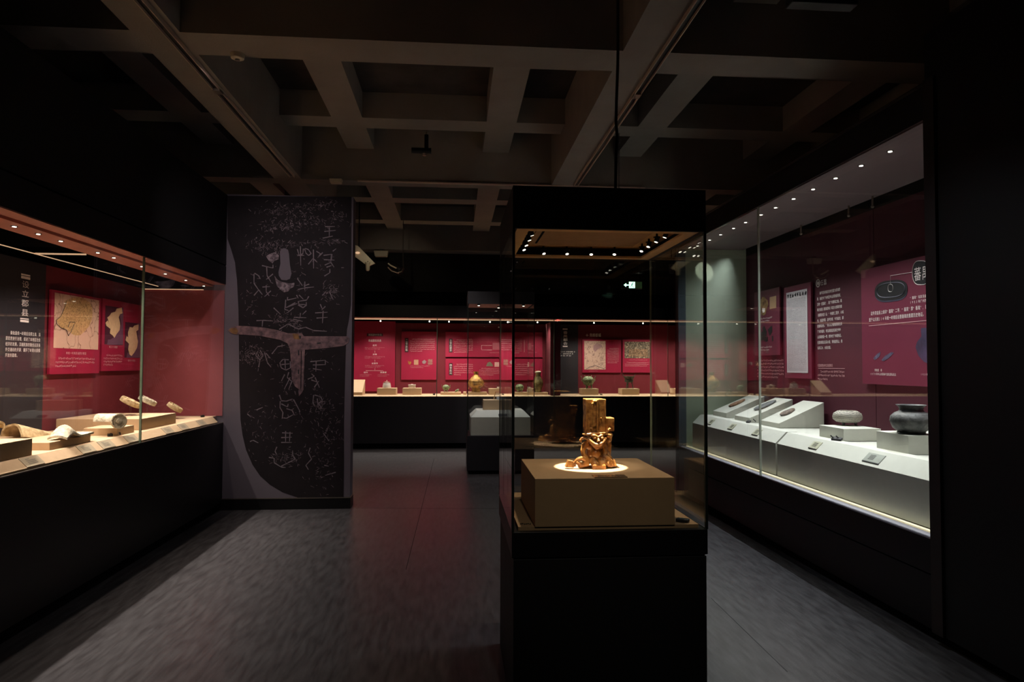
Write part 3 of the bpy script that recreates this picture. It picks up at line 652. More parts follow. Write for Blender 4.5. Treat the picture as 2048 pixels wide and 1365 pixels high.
stone(WC, .42, .075, .05, mat('mottled_stone', (142, 118, 100), .7, rgb2=(70, 58, 52), scale=18, bump=.5), 'small mottled brown stone axe on the rightmost sloping block', .25)
ZD = .928
q1 = U(1687.4, 883.3, Z=ZD); f1 = U(1639, 874, X=q1.x); zz1 = U(1687.4, 858.4, X=q1.x).z; r1 = U(1762.4, 883, Y=q1.y)
plinth('plinth', 'white block under the striped three-footed bowl', q1.x, min(r1.x, 3.42), q1.y, f1.y, ZD, zz1, WHITE)
q2 = U(1816.9, 910, Z=ZD); f2_ = U(1753.3, 898, X=q2.x); zz2 = U(1816.9, 872, X=q2.x).z
plinth('plinth', 'white block under the dark grey jar at case end', q2.x, 3.41, q2.y, f2_.y, ZD, zz2, WHITE)
# striped bowl
c = U(1695, 851, Z=zz1); k = c.length; rr = (U(1721.5, 840, Y=c.y).x-U(1668.8, 840, Y=c.y).x)/2; hh = U(1695, 822, Y=c.y).z-U(1695, 851, Y=c.y).z
T = root('three_footed_bowl', 'round striped grey pottery bowl on three short feet', 'pot', (c.x, c.y, zz1))
pr_ = [(rr*.35, hh*.16), (rr*.75, hh*.24), (rr*.97, hh*.42), (rr, hh*.6), (rr*.93, hh*.82), (rr*.7, hh*.97), (rr*.62, hh), (rr*.58, hh*.98), (rr*.62, hh*.9), (rr*.3, hh*.5)]
MB().lathe(pr_, (c.x, c.y, zz1), 40, wob=.006).build('bowl', NETPOT, T, smooth=True)
for a in (-.5, 1.6, 3.7): MB().tube([(c.x+rr*.5*math.cos(a), c.y+rr*.5*math.sin(a), zz1+hh*.24), (c.x+rr*.55*math.cos(a), c.y+rr*.55*math.sin(a), zz1)], [.014, .009], 8).build('foot', GREYPOT, T, smooth=True)
c = U(1823, 868, Z=zz2); rr = (U(1860, 840, Y=c.y).x-U(1786, 840, Y=c.y).x)/2; hh = U(1823, 810, Y=c.y).z-zz2
T = root('squat_jar', 'squat dark grey pottery jar with broken rim, rightmost in the right case', 'pot', (c.x, c.y, zz2))
pr_ = [(rr*.62, 0), (rr*.66, hh*.06), (rr*.62, hh*.07), (rr*.85, hh*.2), (rr*1.0, hh*.44), (rr*.96, hh*.6), (rr*.78, hh*.72), (rr*.58, hh*.78), (rr*.53, hh*.84), (rr*.58, hh*.93), (rr*.70, hh*1.0), (rr*.64, hh*.99), (rr*.5, hh*.88), (rr*.45, hh*.75)]
MB().lathe(pr_, (c.x, c.y, zz2), 44, wob=.012).build('jar_body', GREYPOT, T, smooth=True)
MB().lathe([(rr*.64, .0), (rr*.66, .012), (rr*.6, .014)], (c.x, c.y, zz2), 32).build('clear_ring_stand', ACRYL, T)
spot((c.x-.35, c.y-.1, 2.82), (c.x, c.y, zz2+.1), 8, 20, .6, COOL)
# caption cards and sensors on the right ledge
cps = ['caption card on ledge in front of leftmost sloping block', 'caption card on ledge in front of middle sloping block', 'caption card on ledge in front of rightmost sloping block', 'small caption card on ledge below the striped bowl', 'larger shiny caption card on ledge below the dark grey jar']
for k, (px, py, s_) in enumerate(((1423, 841, .05), (1465, 851, .055), (1515, 863, .06), (1632, 889, .06), (1749, 911, .09))):
    q = U(px, py, X=2.785); n_ = Vector((-1, 0, 1)).normalized(); al = Vector((1, 0, 1)).normalized(); c = Vector((2.783, q.y, .886))+n_*.0025
    O = root('caption_card', cps[k], 'label', tuple(c)); MB().obox(c, (0, s_, 0), al*.036, n_*.002).build('card', CARD2 if k == 4 else CARD, O)
    MB().obox(c-al*.038, (0, s_, 0), al*.003, n_*.003).build('card_rail', INK_K, O); mb = MB()
    for r_ in range(4):
        for j in range(5): mb.obox(c+n_*.0025+al*(.018-.011*r_)+Vector((0, s_*.5-j*.012, 0)), (0, .0045, 0), al*.0028, n_*.0003)
    mb.build('small_print', INK_K, O)
for k, (px, py) in enumerate(((1512, 846), (1669, 881), (1680, 882))):
    p = U(px, py, Z=.935); mb = MB().obox((min(p.x, 2.9), p.y, .946), (.014, .01, .006), (-.01, .016, 0), (0, 0, .008)).tube([(p.x, p.y, .945), (p.x-.02, p.y+.02, .97)], .005, 6)
    finish(mb.build('climate_sensor', INK_K, None, loc=(p.x, p.y, .935)), ['tiny black sensor on ledge beside the middle sloping block', 'tiny black sensor on ledge below the striped bowl, left of two', 'tiny black sensor on ledge below the striped bowl, right of two'][k], 'sensor')

# ================================================================== PARTITION GRAPHIC
FP = Face('Y', 7.28, 0)
TB = root('wall_graphic', 'tall dark blade-shaped stone rubbing printed on grey partition, scratched with characters', 'wall graphic', (-1.7, 7.28, .12))
out = [(455, 392), (703, 394), (703, 500), (702, 610), (698, 640), (694, 660), (692, 690), (690, 760), (688, 850), (688, 930), (687, 1000), (683, 1005), (640, 1005), (600, 997), (565, 985), (540, 970), (520, 952), (505, 930), (492, 900), (485, 870), (481, 840), (479, 780), (478, 700), (477, 620), (474, 560), (470, 525), (462, 498), (455, 478)]
FP.poly('rubbing_shape', out, RUBBING, TB, .001, .001)
rnd = random.Random(3)
# inscribed strokes traced as engraved characters
def z1(cx, cy): return 450+cx/5.935, 390+cy/5.935
def z2(cx, cy): return 450+cx/6.823, 600+cy/6.823
def z3(cx, cy): return 450+cx/5.688, 780+cy/5.688
ST = [(z1, s) for s in ([(345, 940), (345, 1050), (400, 1130), (445, 1185)], [(350, 930), (400, 960), (420, 1000)], [(345, 1195), (400, 1130)], [(440, 840), (570, 870), (570, 830)], [(495, 850), (500, 960), (545, 1030)], [(570, 940), (490, 1005)], [(445, 1095), (535, 1090)], [(490, 1075), (490, 1150), (525, 1200)], [(545, 1140), (470, 1210)],
 [(860, 645), (880, 720), (940, 720)], [(930, 640), (925, 700), (860, 725)], [(895, 610), (900, 840)], [(945, 640), (960, 690), (990, 720), (1025, 700), (990, 650), (950, 635)], [(1050, 650), (1052, 875)], [(1085, 670), (1135, 700), (1100, 750)], [(1160, 685), (1100, 750)], [(990, 825), (1045, 755), (1095, 800)],
 [(860, 995), (920, 1080)], [(865, 1125), (950, 1105), (1055, 1095)], [(948, 1030), (948, 1135)], [(1000, 1060), (935, 1085)], [(1190, 378), (1305, 376)], [(1180, 435), (1315, 422)], [(1240, 390), (1238, 495)], [(1160, 515), (1280, 490)],
 [(1170, 720), (1270, 705), (1265, 770)], [(1175, 770), (1300, 775)], [(1185, 835), (1250, 805)], [(1205, 860), (1265, 840)], [(1180, 965), (1245, 925), (1245, 880)], [(1265, 705), (1255, 800), (1295, 860)], [(1280, 670), (1320, 640)],
 [(745, 1215), (740, 1250), (850, 1225)], [(720, 1290), (720, 1340), (860, 1290)], [(850, 1190), (870, 1230)], [(880, 1190), (930, 1240)], [(995, 1205), (970, 1250), (870, 1265), (880, 1310), (930, 1340), (970, 1300)], [(1155, 1195), (1195, 1155)], [(1240, 1150), (1285, 1245)])]
ST += [(z2, s) for s in ([(830, 0), (815, 130), (870, 150)], [(960, 40), (825, 110)], [(935, 110), (850, 180)], [(1000, 70), (1060, 110), (1110, 80), (1110, 30)], [(1010, 65), (1100, 65)], [(665, 110), (760, 200)], [(1030, 180), (1025, 240)], [(940, 240), (1110, 245)], [(930, 265), (1060, 295)], [(1110, 150), (1060, 200)],
 [(430, 285), (520, 280), (655, 290)], [(515, 285), (508, 365)], [(740, 405), (860, 330), (1000, 400)], [(1000, 400), (1100, 375), (1210, 420), (1390, 430)], [(1300, 60), (1330, 130)], [(1370, 90), (1320, 140)], [(1230, 180), (1400, 170)], [(1250, 250), (1400, 240)], [(1340, 150), (1330, 320)],
 [(460, 920), (480, 820), (420, 760), (450, 700)], [(480, 690), (520, 760), (480, 820)], [(540, 720), (580, 860), (630, 920)], [(560, 730), (620, 800)], [(640, 740), (720, 640), (820, 620)], [(870, 820), (790, 815), (750, 860), (770, 930), (830, 960), (895, 930), (890, 840)], [(770, 885), (880, 875)], [(820, 820), (825, 950)],
 [(815, 1020), (770, 1110)], [(870, 990), (850, 1060), (920, 1120)], [(890, 1060), (810, 1220)], [(910, 1120), (870, 1225)], [(1165, 845), (1370, 825), (1370, 890)], [(1200, 890), (1370, 885)], [(1245, 840), (1240, 980)], [(1200, 940), (1320, 960)], [(1130, 1085), (1220, 1045), (1180, 1010)], [(1180, 1095), (1250, 1120)], [(1220, 1195), (1280, 1110)], [(1230, 1060), (1290, 1200)])]
ST += [(z3, s) for s in ([(620, 60), (640, 120)], [(640, 125), (700, 130), (770, 105)], [(630, 130), (625, 200), (660, 260), (650, 330)], [(780, 110), (855, 250)], [(640, 160), (710, 195), (720, 160)], [(700, 215), (765, 235), (790, 290)], [(700, 325), (775, 285)], [(670, 320), (700, 325)], [(360, 230), (430, 200)], [(285, 590), (320, 575), (380, 605)], [(255, 275), (290, 305)], [(1010, 60), (1000, 140), (1020, 190)], [(1020, 60), (1090, 80), (1110, 130), (1060, 150), (1100, 210)], [(1050, 100), (1060, 200)],
 [(650, 490), (770, 495)], [(690, 470), (690, 600)], [(740, 480), (735, 590)], [(640, 545), (760, 540)], [(640, 600), (760, 600)], [(500, 770), (560, 780), (560, 830), (640, 880), (690, 885)], [(590, 650), (570, 700), (590, 740)], [(640, 870), (720, 830), (800, 790), (770, 740), (770, 690)], [(970, 660), (950, 720), (985, 790), (920, 860), (950, 910)], [(1130, 860), (1180, 870)], [(1260, 940), (1140, 975)], [(1120, 495), (1185, 585)])]
mb = MB()
def stroke(mb, P, wd, off):
    Q = [FP.at(x, y, off) for x, y in P]
    for a, b in zip(Q, Q[1:]):
        t = (b-a)
        if t.length < 1e-4: continue
        t.normalize(); s_ = Vector((-t.z, 0, t.x))*wd
        mb.add([a-s_, b-s_*.55, b+s_*.55, a+s_], [(0, 1, 2, 3)])
SL = [[f_(*q) for q in s_] for f_, s_ in ST]
def dense(P): return [(a[0]+(b[0]-a[0])*k/6, a[1]+(b[1]-a[1])*k/6) for a, b in zip(P, P[1:]) for k in range(7)]
DN = [dense(P) for P in SL]; grp = list(range(len(SL)))
for i in range(len(SL)):
    for j in range(i):
        if grp[i] != grp[j] and min(math.hypot(a[0]-b[0], a[1]-b[1]) for a in DN[i] for b in DN[j]) < 4.5:
            g_, h_ = grp[i], grp[j]; grp = [h_ if k == g_ else k for k in grp]
for g_ in sorted(set(grp)):
    mb = MB()
    for P, k in zip(SL, grp):
        if k == g_: stroke(mb, P, .0058, .0026)
    mb.build('inscribed_character', SCRATCH, TB)
# flecks: clusters of fine random scratches, uncountable
def inside(x, y):
    c_ = False; n = len(out); j = n-1
    for i in range(n):
        xi, yi = out[i]; xj, yj = out[j]
        if (yi > y) != (yj > y) and x < (xj-xi)*(y-yi)/(yj-yi)+xi: c_ = not c_
        j = i
    return c_
mb = MB(); CL = [(570, 420, 60, 14, 120), (610, 445, 60, 14, 130), (560, 455, 40, 10, 90), (520, 490, 22, 14, 60), (640, 410, 30, 9, 60), (675, 432, 16, 9, 35), (660, 580, 14, 14, 70), (555, 495, 25, 12, 60), (600, 487, 50, 6, 50), (668, 483, 22, 4, 40), (500, 710, 26, 20, 130), (560, 640, 16, 10, 60), (590, 650, 12, 10, 40), (620, 820, 60, 60, 90), (520, 860, 30, 50, 60), (650, 880, 26, 70, 130), (575, 915, 28, 14, 70), (640, 810, 14, 14, 50), (585, 700, 70, 90, 120), (600, 540, 80, 60, 60), (640, 955, 30, 24, 30), (500, 600, 20, 50, 30)]
for cx, cy, sx, sy, n in CL:
    for _ in range(n):
        x = rnd.gauss(cx, sx*.6); y = rnd.gauss(cy, sy*.6); l = rnd.uniform(1.5, 8); a = rnd.gauss(0, .7)+(.0 if rnd.random() < .7 else 1.4)
        if inside(x, y) and inside(x+l*math.cos(a), y+l*math.sin(a)): stroke(mb, [(x, y), (x+l*.5*math.cos(a), y+l*.5*math.sin(a)+rnd.uniform(-.6, .6)), (x+l*math.cos(a), y+l*math.sin(a))], rnd.uniform(.001, .003), .0024)
tag(mb.build('fleck_scratches', CHALK, TB), kind='stuff')
FP.poly('bare_slot', [(560, 504), (563, 498), (570, 497), (576, 500), (578, 508), (580, 530), (583, 548), (580, 558), (573, 561), (563, 560), (558, 552), (557, 545), (561, 528)], BOARD, TB, .0024)
FP.poly('chalk_blotch', [(549, 552), (556, 561), (566, 565), (578, 567), (589, 566), (588, 574), (580, 578), (577, 583), (568, 585), (560, 579), (554, 572)], CHALK, TB, .0024)
FP.poly('chalk_blotch', [(532, 513), (540, 508), (550, 505), (558, 511), (557, 519), (549, 522), (545, 527), (538, 522)], CHALK, TB, .0024)
G = root('wall_graphic', 'purple-brown dagger-axe shaped print lying across the rubbing, with yellow tip', 'wall graphic', (-1.7, 7.278, 1.6))
blade = [(455, 661), (462, 655), (475, 652), (500, 653), (530, 656), (556, 661), (576, 667), (590, 667), (604, 667), (608, 673), (650, 673), (695, 673), (699, 677), (697, 686), (688, 692), (650, 697), (610, 700), (608, 740), (607, 780), (604, 786), (598, 793), (598, 779), (590, 773), (584, 760), (582, 720), (580, 698), (575, 687), (560, 680), (520, 672), (490, 670), (468, 669), (460, 666)]
FP.poly('blade_print', blade, GE, G, .004, .003)
FP.poly('yellow_tip', [(458, 661), (463, 657), (472, 656), (477, 662), (474, 669), (466, 668)], GE_Y, G, .0072, .0006)
FP.poly('yellow_knot', [(585, 668), (597, 668), (600, 680), (588, 678)], GE_Y, G, .0072, .0006)
for pl in ([(596, 701), (599, 701), (599, 711), (596, 711)], [(596, 740), (599, 739), (599, 749), (596, 748)], [(634, 686), (642, 685), (642, 688), (635, 689)], [(597, 672), (603, 672), (602, 678), (598, 678)]): FP.poly('slot_mark', pl, INK_K, G, .0072, .0006)
MB().tube([FP.at(603, 702, .0075), FP.at(602, 778, .0075)], .004, 4).build('groove_line', INK_K, G)

# ================================================================== MAIN FREESTANDING CASE
X0, X1, Y0, Y1 = .24, 1.085, 2.88, 3.725
MC = root('freestanding_display_case', 'large freestanding glass case with black hood and base in the foreground', 'display case', ((X0+X1)/2, (Y0+Y1)/2, 0))
bx('lower_base', X0+.008, X1-.004, Y0+.006, Y1-.006, 0, .682, BLACK, MC, bevel=.002)
bx('upper_base', X0, X1, Y0, Y1, .69, .797, BLACK_BASE, MC, bevel=.002)
bx('joint_line', X0+.01, X1-.01, Y0+.01, Y1-.01, .682, .69, VOID, MC)
bx('deck', X0+.03, X1-.03, Y0+.03, Y1-.03, .797, .812, TAN, MC)
for a in (('glass_pane', X0, X1, Y0, Y0+.012), ('glass_pane', X0, X1, Y1-.012, Y1), ('glass_pane', X0, X0+.012, Y0+.013, Y1-.013), ('glass_pane', X1-.012, X1, Y0+.013, Y1-.013)):
    bx(a[0], *a[1:], .797, 2.085, GLASS, MC)
bx('glass_joint', X0-.0015, X0+.009, Y0-.001, Y0+.010, .797, 2.085, EDGE_D, MC)
bx('glass_joint', X1-.010, X1+.0015, Y0-.001, Y0+.011, .797, 2.085, EDGE_D, MC)
bx('glass_joint', X1-.006, X1+.001, Y1-.007, Y1+.001, .797, 2.085, EDGE_B, MC)
bx('glass_joint', X0-.001, X0+.004, Y1-.005, Y1+.001, .797, 2.085, EDGE_D, MC)
H = MB(); z = 2.085
hood = MB(); hood.box(X0, X1, Y0, Y0+.02, z, 2.267).box(X0, X1, Y1-.02, Y1, z, 2.267).box(X0, X0+.02, Y0+.02, Y1-.02, z, 2.267).box(X1-.02, X1, Y0+.02, Y1-.02, z, 2.267).box(X0+.02, X1-.02, Y0+.02, Y1-.02, 2.225, 2.266)
hood.build('hood', BLACK, MC)
fr_ = MB(); b = .075
fr_.box(X0+.021, X1-.021, Y0+.021, Y0+b, z+.002, z+.012).box(X0+.021, X1-.021, Y1-b, Y1-.021, z+.002, z+.012).box(X0+.021, X0+b, Y0+b, Y1-b, z+.002, z+.012).box(X1-b, X1-.021, Y0+b, Y1-b, z+.002, z+.012)
fr_.build('hood_rim', HOODIN, MC)
bx('hood_ceiling', X0+.021, X1-.021, Y0+.021, Y1-.021, 2.145, 2.15, HOODIN, MC)
bx('inner_edge', X0+.14, X1-.14, Y0+.14, Y1-.14, 2.138, 2.1449, mat('tan_hood_panel', (170, 136, 100), .8), MC)
bx('cable_slot', X0+.17, X0+.18, Y0+.30, Y1-.2, 2.1355, 2.138, VOID, MC)
SP = [(.345, 3.118), (.346, 3.243), (.346, 3.386), (.348, 3.523), (.468, 3.633), (.595, 3.630), (.729, 3.631), (.855, 3.618), (.973, 3.499), (.97, 3.36), (.97, 3.223), (.976, 3.103)]
for i, (x, y) in enumerate(SP):
    t = Vector((.665, 3.22, 1.2))-Vector((x, y, 2.12)); t.normalize(); c = Vector((x, y, 2.128))
    h = MB().lathe([(.017, 0), (.017, .004), (.006, .005), (.005, .02)], (x, y, 2.120), 14)
    R3 = Vector((0, 0, -1)).rotation_difference(t).to_matrix()
    h.lathe([(.0105, -.014), (.0115, -.012), (.0115, .012), (.006, .014)], (x, y, 2.112), 14, R3)
    hd = h.build('spotlight', DKMETAL, MC, smooth=True)
    MB().lathe([(.0085, -.0152), (.008, -.0145)], (x, y, 2.112), 12, R3).build('lens', LED, hd)
spot((.655, 3.24, 2.1), (.645, 3.23, 1.0), 230, 18.5, .12, (1, .93, .82), .006)
spot((.50, 2.98, 2.08), (.66, 3.21, 1.17), 11, 24, .5, (1, .93, .80), .01)
spot((.85, 3.0, 2.08), (.66, 3.21, 1.17), 5, 22, .5, (1, .93, .80), .01)
spot((.66, 3.25, 2.1), (.66, 3.25, 1.0), 13, 115, .9, (1, .84, .62), .03)
MP = plinth('plinth', 'large square tan block inside the foreground freestanding case', .34, .948, 2.902, 3.515, .812, 1.016, TAN)
q = U(1222, 955, Z=1.016)
O = root('caption_card', 'dark clear caption card at front edge of the large tan block', 'label', (.66, 2.93, 1.016))
bx('card', .597, .742, 2.905, 2.972, 1.0165, 1.0195, mat('smoky_card', (110, 86, 66), .12, spec=.8), O)
mb = MB()
for r_ in range(3):
    for j in range(7): mb.box(.62+j*.015, .628+j*.015, 2.918+r_*.016, 2.924+r_*.016, 1.0196, 1.0200)
mb.build('small_print', INK_K, O)
D = root('climate_sensor', 'black pill-shaped climate sensor on deck at lower right of the foreground case', 'sensor', (1.0, 2.96, .812))
MB().obox((1.0, 2.955, .820), (.022, -.016, 0), (.010, .014, 0), (0, 0, .0075)).build('sensor_body', INK_K, D, bevel=.004)
MB().obox((.996, 2.958, .8282), (.010, -.007, 0), (.004, .006, 0), (0, 0, .0006)).build('sensor_display', mat('lcd', (70, 84, 80), .3), D)
spec_ = MB()
for k in range(6): spec_.obox((.285+.008*k, 2.955+.004*math.sin(k*2), .8145), (.003, .001, 0), (0, .002, 0), (0, 0, .0018))
finish(spec_.build('desiccant_grains', INK_K, None, loc=(.30, 2.955, .812)), 'few dark grains on the deck left of the tan block', 'grains'); 
bpy.data.objects['desiccant_grains']['kind'] = 'stuff'

# --- glazed pottery figure: squatting man biting a snake, carrying a square post
def figure():
    K = .000309; B_ = MB()
    def v(zx, zy, y): return Vector(((zx-695)*K, y, max((1190-zy)*K, 0)))
    def tb(pts, r, n=10): B_.tube([v(*p) for p in pts], r, n)
    def bl(zx, zy, y, r, **k): B_.ball(v(zx, zy, y), r, 16, **k)
    # torso, belly, shoulders
    tb([(690, 1090, -.012), (690, 1000, -.022), (690, 930, -.016), (690, 830, -.010), (690, 760, -.006)], [.020, .030, .027, .030, .022], 14)
    bl(685, 985, -.034, (.026, .020, .028)); bl(690, 880, -.014, (.046, .022, .016))
    # arms down to the snake coils, with big elbows
    tb([(560, 815, -.018), (512, 860, -.024), (487, 930, -.030), (505, 1000, -.036), (545, 1060, -.042), (560, 1120, -.046)], [.014, .0145, .0125, .0125, .011, .010])
    tb([(815, 830, -.018), (842, 900, -.026), (835, 970, -.034), (800, 1020, -.04), (812, 1075, -.045)], [.015, .0135, .012, .011, .010])
    # thighs and knees, feet out in front
    tb([(660, 1070, -.015), (640, 1080, -.045), (650, 1120, -.066)], [.018, .019, .017]); tb([(730, 1070, -.015), (750, 1075, -.045), (758, 1120, -.066)], [.018, .019, .017])
    for x in (652, 760): bl(x, 1120, -.068, (.0165, .015, .017)); B_.obox(v(x, 1172, -.070), (.0155, 0, 0), (0, .014, 0), (0, 0, .0125)); bl(x, 1150, -.078, (.015, .010, .014))
    # head: wedge face pushed forward, brows, eyes, nose, lips and chin
    bl(700, 770, -.036, (.034, .026, .033)); bl(700, 850, -.046, (.018, .016, .018)); bl(700, 880, -.048, (.010, .010, .008))
    tb([(545, 690, -.036), (600, 700, -.052), (655, 690, -.062), (700, 712, -.064), (750, 692, -.060), (805, 690, -.044)], [.005, .007, .0065, .005, .0065, .006], 8)
    for x in (652, 757): bl(x, 727, -.0605, (.0105, .006, .0085)); bl(x, 729, -.0665, .0042)
    tb([(702, 715, -.062), (702, 750, -.070), (704, 775, -.074)], [.004, .0055, .008], 8); bl(690, 780, -.071, .0045); bl(718, 781, -.071, .0045)
    # snake through the mouth, curling up at both sides; lower lip/jaw
    tb([(455, 800, -.042), (442, 768, -.042), (465, 738, -.042), (510, 728, -.044), (560, 745, -.050), (610, 790, -.060), (650, 820, -.068), (700, 828, -.073), (750, 812, -.068), (790, 775, -.058), (820, 740, -.048), (835, 745, -.04)], [.004, .006, .007, .0072, .0075, .008, .008, .0078, .008, .0085, .0085, .006], 10)
    tb([(590, 800, -.052), (640, 850, -.062), (700, 876, -.068), (755, 845, -.062), (800, 800, -.052)], [.004, .0055, .006, .0055, .004], 8)
    for x in (565, 838): bl(x, 775, -.028, (.007, .005, .013))
    # hat brim and hair mass under the post
    B_.obox(v(650, 668, -.040), (.052, 0, .004), (0, .018, 0), (0, 0, .004)); B_.obox(v(700, 668, -.004), (.050, 0, 0), (0, .046, 0), (0, 0, .007))
    bl(720, 700, -.012, (.046, .034, .022))
    # left knee-hand with coiled snake and wedge-shaped foot block
    tb([(340, 1155, -.048), (345, 1110, -.05), (390, 1060, -.052), (450, 1035, -.052), (500, 1050, -.048), (520, 1090, -.046), (470, 1130, -.05), (410, 1120, -.056), (370, 1090, -.058)], [.010, .009, .010, .0115, .012, .012, .012, .010, .007])
    tb([(560, 1120, -.046), (480, 1140, -.05), (400, 1150, -.05)], [.013, .012, .010])
    n0 = len(B_.v); a = [v(205, 1165, -.062), v(335, 1172, -.062), v(335, 1172, -.030), v(205, 1165, -.030)]; t_ = [v(245, 1058, -.058), v(325, 1072, -.058), v(325, 1072, -.036), v(245, 1058, -.036)]
    B_.add(a+t_, [(0, 3, 2, 1), (4, 5, 6, 7), (0, 1, 5, 4), (1, 2, 6, 5), (2, 3, 7, 6), (3, 0, 4, 7)])
    # right hand and coils
    tb([(785, 1010, -.046), (830, 1025, -.05), (880, 1060, -.05), (925, 1100, -.046), (940, 1150, -.044)], [.011, .012, .012, .011, .010])
    tb([(790, 1040, -.05), (820, 1100, -.056), (870, 1140, -.056), (920, 1150, -.05)], [.010, .012, .012, .010]); bl(868, 1110, -.052, (.018, .014, .014)); bl(815, 1085, -.054, (.015, .012, .015))
    a = [v(925, 1170, -.055), v(1005, 1160, -.05), v(1005, 1160, -.02), v(925, 1170, -.02)]; t_ = [v(945, 1050, -.045), v(975, 1070, -.045), v(975, 1070, -.025), v(945, 1050, -.025)]
    B_.add(a+t_, [(0, 3, 2, 1), (4, 5, 6, 7), (0, 1, 5, 4), (1, 2, 6, 5), (2, 3, 7, 6), (3, 0, 4, 7)])
    # the second squatting body at the side, seen edge-on
    tb([(880, 1150, .005), (892, 1040, .004), (895, 930, .0), (893, 820, .0), (885, 720, .0)], [.020, .018, .017, .018, .024], 12)
    bl(900, 700, -.005, (.022, .03, .018)); bl(905, 760, -.012, (.015, .022, .018)); bl(925, 850, .0, (.008, .016, .04)); bl(890, 1000, -.018, (.013, .012, .014))
    tb([(840, 720, -.03), (870, 700, -.034), (910, 700, -.034), (925, 740, -.03)], [.006, .007, .007, .006], 8)
    tb([(850, 930, -.02), (860, 990, -.026), (905, 1030, -.028), (945, 1080, -.026)], [.007, .008, .009, .008], 8)
    # back supports so the base sits on four sides
    tb([(560, 1170, .03), (620, 1100, .02), (690, 1050, .01)], [.014, .014, .02]); tb([(840, 1170, .04), (800, 1100, .03), (720, 1050, .01)], [.014, .014, .02])
    B_.box(-.035, .035, -.02, .03, .03, .10)
    me = bpy.data.meshes.new('t'); me.from_pydata([tuple(x) for x in B_.v], [], B_.f); o = bpy.data.objects.new('t', me); C.objects.link(o)
    bm = bmesh.new(); bm.from_mesh(me); bmesh.ops.recalc_face_normals(bm, faces=bm.faces); bm.to_mesh(me); bm.free()
    r = o.modifiers.new('r', 'REMESH'); r.mode = 'VOXEL'; r.voxel_size = .0015
    s_ = o.modifiers.new('s', 'SMOOTH'); s_.factor = .5; s_.iterations = 5
    dg = bpy.context.evaluated_depsgraph_get(); m2 = bpy.data.meshes.new_from_object(o.evaluated_get(dg)); bpy.data.objects.remove(o)
    return m2, v
SB = Vector((.665, 3.225, 1.0165))
FG = root('glazed_pottery_figure', 'amber glazed squatting figure biting a snake under a square post, spotlit', 'sculpture', tuple(SB))
m2, fv = figure(); m2.materials.clear(); m2.materials.append(GLAZE); m2.shade_smooth(); o = bpy.data.objects.new('squatting_body', m2); link(o, FG)
K = .000309
post = MB()
def pbx(a, b, c_, d, y0, y1): post.box(SB.x+(a-695)*K, SB.x+(b-695)*K, SB.y+y0, SB.y+y1, SB.z+(1190-d)*K, SB.z+(1190-c_)*K)
pbx(534, 832, 142, 660, -.040, .045)
post.build('square_post', GLAZE, FG, bevel=.003)
post = MB(); pbx(833, 978, 432, 640, -.030, .045); post.build('side_block', GLAZE, FG, bevel=.003)
post = MB(); pbx(528, 552, 145, 655, -.046, -.036); pbx(612, 632, 200, 640, -.047, -.036); pbx(690, 720, 150, 640, -.048, -.036); pbx(812, 838, 145, 440, -.045, -.034); pbx(632, 690, 215, 560, -.043, -.036)
post.build('raised_ridge', GLAZE, FG, bevel=.0022)
post = MB()
for zx, zy, r in ((660, 180, .009), (690, 175, .006), (640, 205, .005), (610, 590, .006), (760, 430, .004), (872, 620, .008), (895, 600, .006), (850, 640, .006), (700, 600, .005)):
    post.ball((SB.x+(zx-695)*K, SB.y-.042, SB.z+(1190-zy)*K), (r, .006, r), 10)
post.build('modelled_lumps', GLAZE, FG, smooth=True)

# hanging conduit with coiled cord above the hood
CB = root('ceiling_cable', 'black conduit and coiled cord hanging from ceiling to the case hood', 'cable', (.79, 3.3, 2.267))
P = []; 
for i, (px, py) in enumerate(((1236, 60), (1236, 100), (1235, 140), (1233, 200), (1232, 245), (1234, 270), (1232, 320), (1230, 373))): P.append(U(px, py, Y=3.3))
P[-1].z = 2.267; P.insert(0, Vector((P[0].x, 3.3, 4.1))); MB().tube(P, .0075, 10).build('conduit', CONDUIT, CB, smooth=True)
P = []; c0 = U(1237, 268, Y=3.3); 
for i in range(420):
    t = i/419; a = t*60*2*math.pi; P.append(Vector((c0.x+.004*math.cos(a), 3.288+.004*math.sin(a), 2.269+(c0.z-2.269)*t)))
MB().tube(P, .0012, 5).build('coiled_cord', mat('coil_cord', (52, 48, 46), .4), CB, smooth=True)

# ================================================================== SECOND FREESTANDING CASE
a0, a1, b0, b1 = .163, 1.09, 9.4, 10.2
SC_ = root('freestanding_display_case', 'smaller-looking freestanding glass case standing before the back wall case', 'display case', ((a0+a1)/2, 9.8, 0))
bx('kick_plinth', a0+.03, a1-.03, b0+.03, b1-.03, 0, .05, VOID, SC_)
bx('base', a0, a1, b0, b1, .05, .525, BACKB, SC_, bevel=.002)
for t_ in ((a0, a1, b0, b0+.012), (a0, a1, b1-.012, b1), (a0, a0+.012, b0+.013, b1-.013), (a1-.012, a1, b0+.013, b1-.013)): bx('glass_pane', *t_, .53, 2.342, GLASS, SC_)
for x, y in ((a0, b0), (a1-.008, b0), (a0, b1-.008), (a1-.008, b1-.008)): bx('glass_joint', x-.001, x+.009, y-.001, y+.009, .53, 2.342, EDGE_D, SC_)
mb = MB().box(a0, a1, b0, b0+.02, 2.342, 2.515).box(a0, a1, b1-.02, b1, 2.342, 2.515).box(a0, a0+.02, b0+.02, b1-.02, 2.342, 2.515).box(a1-.02, a1, b0+.02, b1-.02, 2.342, 2.515).box(a0+.02, a1-.02, b0+.02, b1-.02, 2.46, 2.51)
mb.build('hood', mat('grey_hood', (52, 52, 58), .6), SC_); bx('hood_lining', a0+.021, a1-.021, b0+.021, b1-.021, 2.352, 2.36, mat('pink_lining', (236, 170, 160), .6), SC_)
